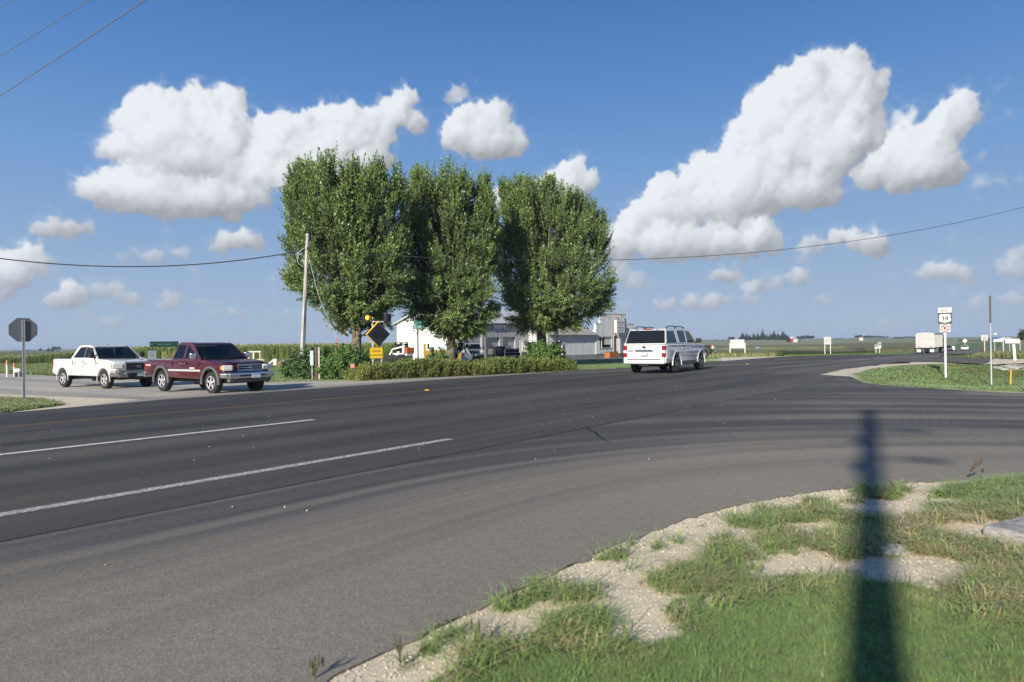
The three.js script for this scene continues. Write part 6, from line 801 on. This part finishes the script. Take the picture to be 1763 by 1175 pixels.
// ------------------------------------------------------------ signs, posts, wires
function face(w, h, draw, res = 256) { const c = document.createElement('canvas'); c.width = res; c.height = Math.round(res * h / w); const g = c.getContext('2d'); g.textAlign = 'center'; g.textBaseline = 'middle'; draw(g, c.width, c.height); const t = new THREE.CanvasTexture(c); t.colorSpace = THREE.SRGBColorSpace; t.anisotropy = 8; return std([.58, .58, .58], .5, { map: t }); }
function panel(parent, w, h, y, mat, z = .03, x = 0, back = greyMetal, name = 'sign_panel') { const g = new THREE.Group(); g.name = name; parent.add(g); part('plate', rbox(w, h, .02, .009, x, y, z), back, g); part('print', new THREE.PlaneGeometry(w - .01, h - .01).translate(x, y, z + .0125), mat, g); return g; }
{ // stop sign seen from behind
  const p = foot(41, 683, 21.6), t = thing('stop_sign', 'octagonal stop sign seen from its bare grey back on a steel post', 'stop sign', p, facing(p) + .12), o = []; for (let k = 0; k < 8; k++) { const a = (k + .5) / 8 * 6.283; o.push([Math.cos(a) * .405, 2.26 + Math.sin(a) * .405]); }
  part('sign_panel', slab(o, .02, -.06), std([.13, .14, .16], .55, { metalness: .3 }), t, 'bare grey back of the octagon'); part('post', mg([box(.075, 2.62, .012, 0, 1.26, -.02), box(.014, 2.62, .04, -.034, 1.26, 0), box(.014, 2.62, .04, .034, 1.26, 0)]), galv, t); part('bolt', cyl(.015, .015, .02, 0, 2.35, .0, 'z', 8), chromeMat, t); part('bolt', cyl(.015, .015, .02, 0, 2.1, .0, 'z', 8), chromeMat, t);
}
{ // route marker
  const p = foot(1629, 659.5, 30), t = thing('route_sign', 'post with EAST plate, black and white 14 shield and no-parking plate', 'route sign', p, facing(p)); part('post', mg([box(.075, 3.1, .014, 0, 1.5, -.01), box(.014, 3.1, .045, -.035, 1.5, -.02), box(.014, 3.1, .045, .035, 1.5, -.02)]), galv, t);
  panel(t, .52, .235, 2.98, face(.52, .235, (g, w, h) => { g.fillStyle = '#eeeeec'; g.fillRect(0, 0, w, h); g.fillStyle = '#333'; g.font = `${h * .62}px sans-serif`; g.fillText('EAST', w / 2, h * .54); }));
  panel(t, .53, .47, 2.62, face(.53, .47, (g, w, h) => { g.fillStyle = '#15161a'; g.fillRect(0, 0, w, h); g.fillStyle = '#f0f0ee'; g.beginPath(); const k = w / 100, q = h / 90; g.moveTo(20 * k, 6 * q); g.quadraticCurveTo(35 * k, 13 * q, 50 * k, 5 * q); g.quadraticCurveTo(65 * k, 13 * q, 80 * k, 6 * q); g.lineTo(95 * k, 22 * q); g.quadraticCurveTo(86 * k, 36 * q, 95 * k, 52 * q); g.quadraticCurveTo(98 * k, 74 * q, 74 * k, 79 * q); g.quadraticCurveTo(58 * k, 80 * q, 50 * k, 87 * q); g.quadraticCurveTo(42 * k, 80 * q, 26 * k, 79 * q); g.quadraticCurveTo(2 * k, 74 * q, 5 * k, 52 * q); g.quadraticCurveTo(14 * k, 36 * q, 5 * k, 22 * q); g.closePath(); g.fill(); g.fillStyle = '#111'; g.font = `bold ${h * .5}px sans-serif`; g.fillText('14', w / 2, h * .5); }));
  panel(t, .40, .36, 2.19, face(.4, .36, (g, w, h) => { g.fillStyle = '#f0efec'; g.fillRect(0, 0, w, h); g.fillStyle = '#1c1c1c'; g.font = `bold ${h * .62}px sans-serif`; g.fillText('P', w / 2, h * .52); g.strokeStyle = '#b5202a'; g.lineWidth = w * .075; g.beginPath(); g.arc(w / 2, h / 2, h * .41, 0, 6.3); g.stroke(); g.beginPath(); g.moveTo(w * .5 - h * .29, h * .21); g.lineTo(w * .5 + h * .29, h * .79); g.stroke(); }), .031);
}
{ const p = foot(1707.5, 658, 30), t = thing('marker_pole', 'tall thin grey pole with a dark upper end right of the route sign', 'pole', p); part('pole', cyl(.028, .04, 2.75, 0, 1.37, 0), galv, t); part('upper_tube', cyl(.038, .038, 1.18, -.005, 3.3, 0), std([.10, .09, .085], .6), t); }
{ const p = foot(1741, 661, 30), t = thing('marker_stake', 'short orange-yellow stake in the ditch grass at the right', 'marker stake', p); part('stake', rbox(.08, .62, .04, .015, 0, .3, 0, -.06), std([.62, .34, .05], .7), t); part('cap', rbox(.085, .1, .045, .015, -.025, .6, 0), std([.45, .22, .04], .7), t); }
{ const q = foot(1742, 634, 37); const o = part('rock_pile', new THREE.IcosahedronGeometry(1, 3), std([.52, .50, .45], .95, { map: soilMap }), scene); const a = o.geometry.attributes.position; for (let i = 0; i < a.count; i++) { const k = .7 + .6 * vnoise(a.getX(i) * 2.4 + 5, a.getZ(i) * 2.4 + a.getY(i) * 3); a.setXYZ(i, a.getX(i) * .85 * k, a.getY(i) * .2 * k, a.getZ(i) * .5 * k); } o.geometry.computeVertexNormals(); o.name = numbered('rock'); o.position.copy(q); tag(o, 'flat pale rock lying in the grass below the mailbox', 'rock'); }
{ // big mailbox on a leaning white post
  const p = foot(1748.5, 620, 40), t = thing('mailbox', 'large white mailbox on a white post beside the gravel drive', 'mailbox', p, facing(p)); part('post', beam(V(0, -.1, 0), V(-.06, .95, 0), .12, .12), std([.76, .76, .74], .6), t); const s = poly([[-.13, 0], [.13, 0], [.13, .14], [.09, .24], [0, .28], [-.09, .24], [-.13, .14]]); part('box', new THREE.ExtrudeGeometry(s, { depth: .66, bevelEnabled: false }).rotateY(Math.PI / 2).translate(-.46, .98, 0), std([.52, .52, .5], .5), t); part('door', rbox(.02, .24, .24, .008, .21, 1.11, 0), std([.7, .7, .68], .5), t); part('support', rbox(.6, .05, .22, .015, -.1, .955, 0), std([.16, .15, .14], .8), t); part('flag', box(.02, .2, .05, .1, 1.2, .14), std([.5, .06, .05], .6), t);
}
const textSign = (name, label, cat, px, py, d, W, Hh, yb, draw, posts, opt = {}) => { const p = foot(px, py, d), t = thing(name, label, cat, p, facing(p) + (opt.turn || 0), opt.group); for (const x of posts) part('post', rbox(opt.pw || .08, yb + Hh * .6, .06, .012, x, (yb + Hh * .6) / 2, -.02), opt.post || galv, t); panel(t, W, Hh, yb + Hh / 2, face(W, Hh, draw), .03, 0, opt.back || greyMetal); return t; };
textSign('speed_limit_sign', 'white speed limit sign on a wooden post right of the white car', 'speed sign', 1696, 612, 76, .62, .64, 1.5, (g, w, h) => { g.fillStyle = '#e6e7e6'; g.fillRect(0, 0, w, h); g.fillStyle = '#25262c'; g.font = `bold ${h * .14}px sans-serif`; g.fillText('SPEED', w / 2, h * .16); g.fillText('LIMIT', w / 2, h * .32); g.font = `bold ${h * .46}px sans-serif`; g.fillText('55', w / 2, h * .70); }, [0], { post: std([.50, .46, .36], .8), pw: .1 });
textSign('blue_sign', 'blue and white information board on two thin posts right of the tall pole', 'information sign', 1720, 616, 66, .86, .48, 1.2, (g, w, h) => { g.fillStyle = '#dfe4ea'; g.fillRect(0, 0, w, h); g.fillStyle = '#3c64c0'; g.beginPath(); g.moveTo(0, 0); g.lineTo(w, 0); g.lineTo(w * .62, h * .3); g.lineTo(0, h * .5); g.fill(); }, [-.3, .36], { pw: .05 });
textSign('green_sign', 'small green and white board partly behind the mailbox', 'information sign', 1734, 614, 84, .9, .5, 1.5, (g, w, h) => { g.fillStyle = '#cfd8d4'; g.fillRect(0, 0, w, h); g.fillStyle = '#1f8a72'; g.fillRect(0, h * .55, w * .8, h * .45); }, [-.3, .3], { pw: .05 });
textSign('white_marker', 'upright white and red marker board at the edge of the woods on the right', 'marker', 1757, 606, 110, .22, 1.2, 2.0, (g, w, h) => { g.fillStyle = '#d8d4d0'; g.fillRect(0, 0, w, h); g.fillStyle = '#a66a62'; g.fillRect(w * .8, 0, w * .2, h); }, [0]);
textSign('billboard', 'blank white board on two white posts beyond the gravel pull-in', 'billboard', 1270, 614.5, 78, 1.55, 1.0, 1.0, (g, w, h) => { g.fillStyle = '#eef0ee'; g.fillRect(0, 0, w, h); g.strokeStyle = '#dcdedd'; g.lineWidth = 2; for (let k = 1; k < 4; k++) { g.beginPath(); g.moveTo(w * .2, h * k / 4); g.lineTo(w * .8, h * k / 4); g.stroke(); } }, [-.8, .82], { pw: .15, post: std([.5, .49, .43], .7), back: std([.7, .68, .6], .7), turn: -.1 });
textSign('address_sign', 'small blue plate on a thin brown post right of the billboard', 'address sign', 1304.5, 613, 80, .42, .2, .98, (g, w, h) => { g.fillStyle = '#4a78c8'; g.fillRect(0, 0, w, h); g.fillStyle = '#b8c8ea'; g.fillRect(w * .15, h * .35, w * .7, h * .3); }, [.16], { pw: .06, post: std([.12, .09, .07], .8) });
textSign('double_sign', 'pair of stacked white panels on two posts beside the far highway edge', 'road sign', 1425.5, 614.5, 80, .78, .9, 1.3, (g, w, h) => { g.fillStyle = '#dfe1e2'; g.fillRect(0, 0, w, h); g.fillStyle = '#5a5c60'; g.fillRect(0, h * .53, w, h * .035); g.fillStyle = '#b9bcbf'; for (let k = 0; k < 3; k++) g.fillRect(w * .2, h * (.12 + k * .13), w * .6, h * .05); g.fillRect(w * .2, h * .72, w * .6, h * .06); }, [-.3, .3], { pw: .07, post: std([.70, .71, .70], .5) });
textSign('junction_sign', 'left and lower of two small paired signs on the bright grass by the highway', 'road sign', 1509, 608, 118, .5, .82, .95, (g, w, h) => { g.fillStyle = '#8ea6a6'; g.fillRect(0, 0, w, h * .62); g.fillStyle = '#e2e6e4'; g.fillRect(0, h * .62, w, h * .38); }, [0], { pw: .08, post: std([.66, .68, .66], .5) });
textSign('junction_sign', 'right and taller of two small paired signs on the bright grass by the highway', 'road sign', 1515, 608, 118, .52, 1.1, 1.0, (g, w, h) => { g.fillStyle = '#dfe3e2'; g.fillRect(0, 0, w, h); g.fillStyle = '#7f97a6'; g.fillRect(w * .12, h * .12, w * .76, h * .42); }, [0], { pw: .08, post: std([.66, .68, .66], .5) });
{ const p = foot(1662, 601, 215), t = thing('warning_sign', 'pale diamond sign far off above the white car', 'road sign', p, facing(p)); part('post', box(.1, 2.2, .08, 0, 1.1, 0), galv, t); part('panel', rbox(1.0, 1.0, .04, .01, 0, 0, .05).rotateZ(Math.PI / 4).translate(0, 2.7, 0), std([.70, .70, .62], .5), t); }
{ const p = foot(1639, 600, 215), t = thing('hay_ring', 'white arched box standing in the far field beside the road', 'field box', p, facing(p)); part('shell', slab([[-.8, 0], [-.3, 0], [-.3, .45], [.3, .45], [.3, 0], [.8, 0], [.8, .95], [-.8, .95]], .8, -.4), std([.8, .8, .78], .6), t); part('lid', rbox(1.7, .08, .9, .02, 0, .99, 0), std([.74, .74, .72], .6), t); }
// the green guide sign and the white limit sign behind the pickups
textSign('guide_sign', 'long dark green guide sign with an arrow above the maroon pickup bed', 'guide sign', 283, 640, 44, 1.66, .36, 1.85, (g, w, h) => { g.fillStyle = '#0d4a3c'; g.fillRect(0, 0, w, h); g.fillStyle = '#7fa6a8'; g.beginPath(); g.moveTo(w * .045, h * .45); g.lineTo(w * .085, h * .25); g.lineTo(w * .085, h * .7); g.fill(); g.font = `${h * .42}px sans-serif`; g.fillText('Northington', w * .5, h * .5); g.fillText('5', w * .92, h * .5); }, [-.68, .72], { pw: .1, post: std([.05, .07, .05], .8), back: std([.1, .2, .17], .6) });
textSign('limit_sign', 'white weight-limit sign with lines of black lettering left of the green guide sign', 'limit sign', 262, 636, 42, .46, .63, 1.0, (g, w, h) => { g.fillStyle = '#a9b7c2'; g.fillRect(0, 0, w, h); g.fillStyle = '#39424c'; g.font = `bold ${h * .13}px sans-serif`; ['AXLE', 'WEIGHT', 'LIMIT', '10 TONS'].forEach((s, k) => g.fillText(s, w / 2, h * (.14 + k * .23))); }, [0], { pw: .08 });
{ // flashing warning: amber beacons, dark diamond with a yellow housing, yellow plate below
  const p = foot(647, 650, 32.2), t = thing('flashing_warning_sign', 'dark diamond warning sign with amber beacons above a yellow WHEN FLASHING plate', 'warning sign', p, facing(p)), Y = std([.78, .46, .0], .5);
  for (const x of [-.13, .27]) part('post', mg([box(.065, x < 0 ? 2.95 : 2.2, .012, x, x < 0 ? 1.47 : 1.1, -.03), box(.012, x < 0 ? 2.95 : 2.2, .04, x - .03, x < 0 ? 1.47 : 1.1, -.045)]), galv, t);
  panel(t, .60, .51, 1.24, face(.6, .51, (g, w, h) => { g.fillStyle = '#ffcf10'; g.fillRect(0, 0, w, h); g.strokeStyle = '#2a2416'; g.lineWidth = 3; g.strokeRect(7, 7, w - 14, h - 14); g.fillStyle = '#2a2416'; g.font = `bold ${h * .26}px sans-serif`; g.fillText('WHEN', w / 2, h * .33); g.font = `bold ${h * .235}px sans-serif`; g.fillText('FLASHING', w / 2, h * .70); }), .03, .04, Y);
  const dm = new THREE.Group(); dm.name = 'diamond'; dm.position.set(.12, 2.12, .02); dm.rotation.y = .42; t.add(dm);
  part('housing', rbox(.83, .83, .16, .004).rotateZ(Math.PI / 4), Y, dm); part('screen', new THREE.PlaneGeometry(.828, .828).rotateZ(Math.PI / 4).translate(0, 0, .084), std([.016, .017, .022], .35), dm);
  const tx = face(.7, .3, (g, w, h) => { g.fillStyle = '#14161c'; g.fillRect(0, 0, w, h); g.fillStyle = '#50281e'; g.font = `bold ${h * .36}px sans-serif`; g.fillText('CROSS', w / 2, h * .27); g.fillText('TRAFFIC', w / 2, h * .72); }); part('lettering', new THREE.PlaneGeometry(.62, .27).translate(0, .0, .088), tx, dm);
  const bm = part('crossbar', box(1.05, .04, .04, .07, 2.72, -.03), galv, t);
  [-.42, .57].forEach((x, k) => { const b = new THREE.Group(); b.name = 'beacon'; b.position.set(x, 2.88, .05); b.rotation.y = .3; t.add(b); part('housing', rbox(.30, .38, .22, .03), blackMat, b); part('visor', new THREE.CylinderGeometry(.115, .115, .2, 18, 1, true, Math.PI * .5, Math.PI * 1.3).rotateX(Math.PI / 2).translate(0, .02, .2), blackMat, b); const em = k === 0; part(em ? 'lamp_lens' : 'lens', new THREE.CircleGeometry(.095, 20).translate(0, .02, .113), em ? new THREE.MeshStandardMaterial({ color: col(.8, .4, .02), emissive: col(1, .42, .02), emissiveIntensity: 1.0 }) : std([.06, .04, .03], .3), b); if (em) { const L = new THREE.PointLight(new THREE.Color(1, .5, .05), .4, 6); L.position.set(0, .02, .16); b.add(L); L.castShadow = true; } });
}
{ // street-name post
  const p = foot(720, 645, 33.5), t = thing('street_sign', 'brown post with two small crossed green street-name blades', 'street sign', p, facing(p)); part('post', cyl(.035, .035, 2.45, 0, 1.22, 0, 'y', 10), std([.14, .07, .06], .7), t);
  const blade = (w, h, y, txt, turn, x) => { const g = new THREE.Group(); g.name = 'name_blade'; g.position.set(x, y, 0); g.rotation.y = turn; t.add(g); part('plate', rbox(w, h, .014, .006), std([.03, .36, .30], .5), g); const m = face(w, h, (c, W, Hh) => { c.fillStyle = '#149078'; c.fillRect(0, 0, W, Hh); c.fillStyle = '#d8efe8'; c.font = `bold ${Hh * .78}px sans-serif`; c.fillText(txt, W / 2, Hh * .54); }); part('print', new THREE.PlaneGeometry(w - .01, h - .01).translate(0, 0, .0085), m, g); };
  blade(.46, .19, 2.46, 'CO RD 1', -.1, .0); blade(.42, .18, 2.67, 'HWY 14', .5, .0);
}
{ const p = foot(607, 648, 32), t = thing('marker_sign', 'little pink-red square marker on a short brown post before the hedge', 'marker', p, facing(p)); part('post', box(.04, .6, .04, 0, .3, 0), std([.09, .05, .04], .8), t); part('plate', rbox(.19, .2, .02, .008, 0, .66, .03), std([.62, .2, .19], .6), t); part('print', box(.11, .03, .004, 0, .66, .042), std([.72, .5, .48], .6), t); }
// pedestals and marker tubes in the bush by the leaning pole
{ const p = foot(537, 640, 34.9), t = thing('utility_pedestal', 'pale blue-grey cable pedestal in the bush beside the leaning pole', 'pedestal', p, facing(p)); part('cabinet', rbox(.17, .72, .16, .03, 0, 1.05, 0), std([.55, .64, .72], .5), t); part('stake', box(.05, .8, .05, 0, .35, -.02), galv, t); part('lid', rbox(.19, .06, .18, .02, 0, 1.42, 0), std([.5, .58, .66], .5), t); }
{ const p = foot(545, 640, 34.9), t = thing('utility_post', 'dark brown wooden stub post between the pedestals in the bush', 'post', p); part('stub', cyl(.065, .075, 1.62, 0, .78, 0, 'y', 12), std([.13, .075, .055], .9), t); part('cap', cyl(.07, .07, .04, 0, 1.6, 0, 'y', 12), std([.2, .15, .12], .9), t); }
{ const p = foot(549.5, 640, 34.9), t = thing('utility_post', 'pale weathered post at the right of the stub post in the bush', 'post', p); part('stub', rbox(.1, 1.62, .09, .02, 0, .78, 0), std([.46, .44, .36], .9), t); part('cap', rbox(.12, .05, .11, .015, 0, 1.6, 0), std([.4, .38, .32], .9), t); }
// markers and a tank in the weeds at the left edge
for (const [px, h, lab] of [[11.5, .62, 'taller white and red marker tube at the left picture edge'], [24, .42, 'shorter red-topped marker tube at the left picture edge']]) { const p = foot(px, 627, 46), t = thing('marker_tube', lab, 'marker', p); part('tube', cyl(.06, .06, h + .3, 0, (h + .3) / 2, 0), std([.72, .72, .70], .6), t); part('top_band', cyl(.062, .062, .28, 0, h + .36, 0), std([.62, .22, .16], .6), t); }
{ const p = foot(30, 628, 46), t = thing('fuel_tank', 'small white tank lying in the weeds right of the marker tubes', 'tank', p, .1); part('tank', new THREE.CapsuleGeometry(.14, .16, 6, 14).rotateZ(Math.PI / 2).translate(0, .42, 0), std([.76, .75, .70], .5), t); part('cradle', mg([box(.08, .3, .3, -.14, .14, 0), box(.08, .3, .3, .14, .14, 0)]), std([.3, .28, .25], .8), t);  }
// leaning wooden utility pole with its guy wire
const poleP = foot(518, 641, 36.3), poleTop = at(529.5, 404, 36.3);
{ const t = thing('utility_pole', 'weathered grey wooden utility pole leaning slightly beside the maples', 'utility pole', poleP), top = poleTop.clone().sub(poleP), woodG = std([.80, .77, .71], .9, { map: barkMap });
  part('pole', bar(V(0, -.3, 0), top, .135, .09, 14), woodG, t); part('pole_cap', bar(top.clone().multiplyScalar(.997), top.clone().multiplyScalar(1.004), .11, .1, 12), galv, t);
  const k = (f) => top.clone().multiplyScalar(f); const cu = tube([k(.90).add(V(-.1, .05, .1)), k(.86).add(V(-.42, 0, .2)), k(.80).add(V(-.36, 0, .2)), k(.775).add(V(-.14, 0, .12))], .012); part('service_loop', cu, std([.62, .63, .62], .6), t); part('insulator', cyl(.05, .05, .14, k(.905).x, k(.905).y, .13), std([.5, .5, .5], .4), t); part('conduit', bar(V(.06, .2, .14), k(.55).add(V(.03, 0, .13)), .02), galv, t);
  const ga = foot(601, 628, 35.6).sub(poleP), gt = k(.9), gs = at(579, 583, 35.9).sub(poleP); part('guy_wire', tube([gt, gt.clone().lerp(gs, .5).add(V(-.12, -.22, 0)), gs, ga], .012, 20, 5), std([.45, .46, .47], .5), t); part('guy_marker', bar(gs, ga, .032), std([.55, .12, .09], .6), t);
}
function cable(label, a, b, sag, r, name = 'overhead_cable') { const pts = []; for (let i = 0; i <= 24; i++) { const s = i / 24, q = a.clone().lerp(b, s); q.y -= sag * 4 * s * (1 - s); pts.push(q); } const m = part(name, tube(pts, r, 96, 6), std(name === 'power_line' ? [.16, .15, .14] : [.035, .035, .04], .7), scene); m.name = numbered(name); tag(m, label, 'cable'); return m; }
const hang = poleTop.clone().lerp(poleP, .105);
cable('thick twisted cable sagging from the leaning pole out of the left edge', hang, at(-420, 352, 30), 1.7, .028);
cable('thin cable rising from behind the maples to the right picture edge', hang.clone(), at(2100, 240, 57), 3.9, .016);
for (const [lab, a, b, r] of [['longest of three wires crossing the top left corner', at(0, 165, 17.7), at(250, 0, 12.9), .009], ['middle wire of three crossing the top left corner', at(0, 96, 19.5), at(155, 0, 15.6), .008], ['shortest wire, at the very top left corner', at(0, 14, 21), at(21, 0, 20.3), .008]]) { const d = b.clone().sub(a).setY((b.y - a.y) * .25).normalize(); const A0 = a.clone().addScaledVector(b.clone().sub(a), -1.2), B0 = b.clone().addScaledVector(b.clone().sub(a), 1.0); cable(lab, A0, B0, 0, r, 'power_line'); }
{ // the pole behind the viewpoint, seen here by its long shadow
  const bx = 1.46 - 8 * Math.sin(SUN_AZ), bd = 2.77 - 8 * Math.cos(SUN_AZ), p = V(bx, 0, -bd), t = thing('utility_pole', 'tall utility pole behind the viewpoint that casts the long shadow across grass and road', 'utility pole', p, Math.PI - SUN_AZ + Math.PI), wood = std([.30, .26, .21], .9, { map: barkMap }), el = Math.tan(SUN_EL), Hh = ((13.3 - 2.77) / Math.cos(SUN_AZ) + 8) * el;
  part('pole', bar(V(0, -.3, 0), V(0, Hh, 0), .145, .105, 16), wood, t);
  for (const dd of [10.4, 7.93]) { const y = ((dd - 2.77) / Math.cos(SUN_AZ) + 8) * el; const br = new THREE.Group(); br.name = 'bracket'; t.add(br); part('rod', bar(V(.1, y, 0), V(.42, y + .02, 0), .022), galv, br); part('insulator', cyl(.055, .055, .42, .58, y + .03, 0, 'x', 12), std([.3, .31, .33], .4), br); }
  for (const dd of [9.27, 7.4]) { const y = ((dd - 2.77) / Math.cos(SUN_AZ) + 8) * el; part('cutout_box', rbox(.12, .24, .12, .03, -.14, y, 0), std([.4, .4, .42], .5), t); }
}
scene.traverse((o) => { if (o.isMesh) { o.castShadow = true; o.receiveShadow = true; } });
renderer.render(scene, camera);
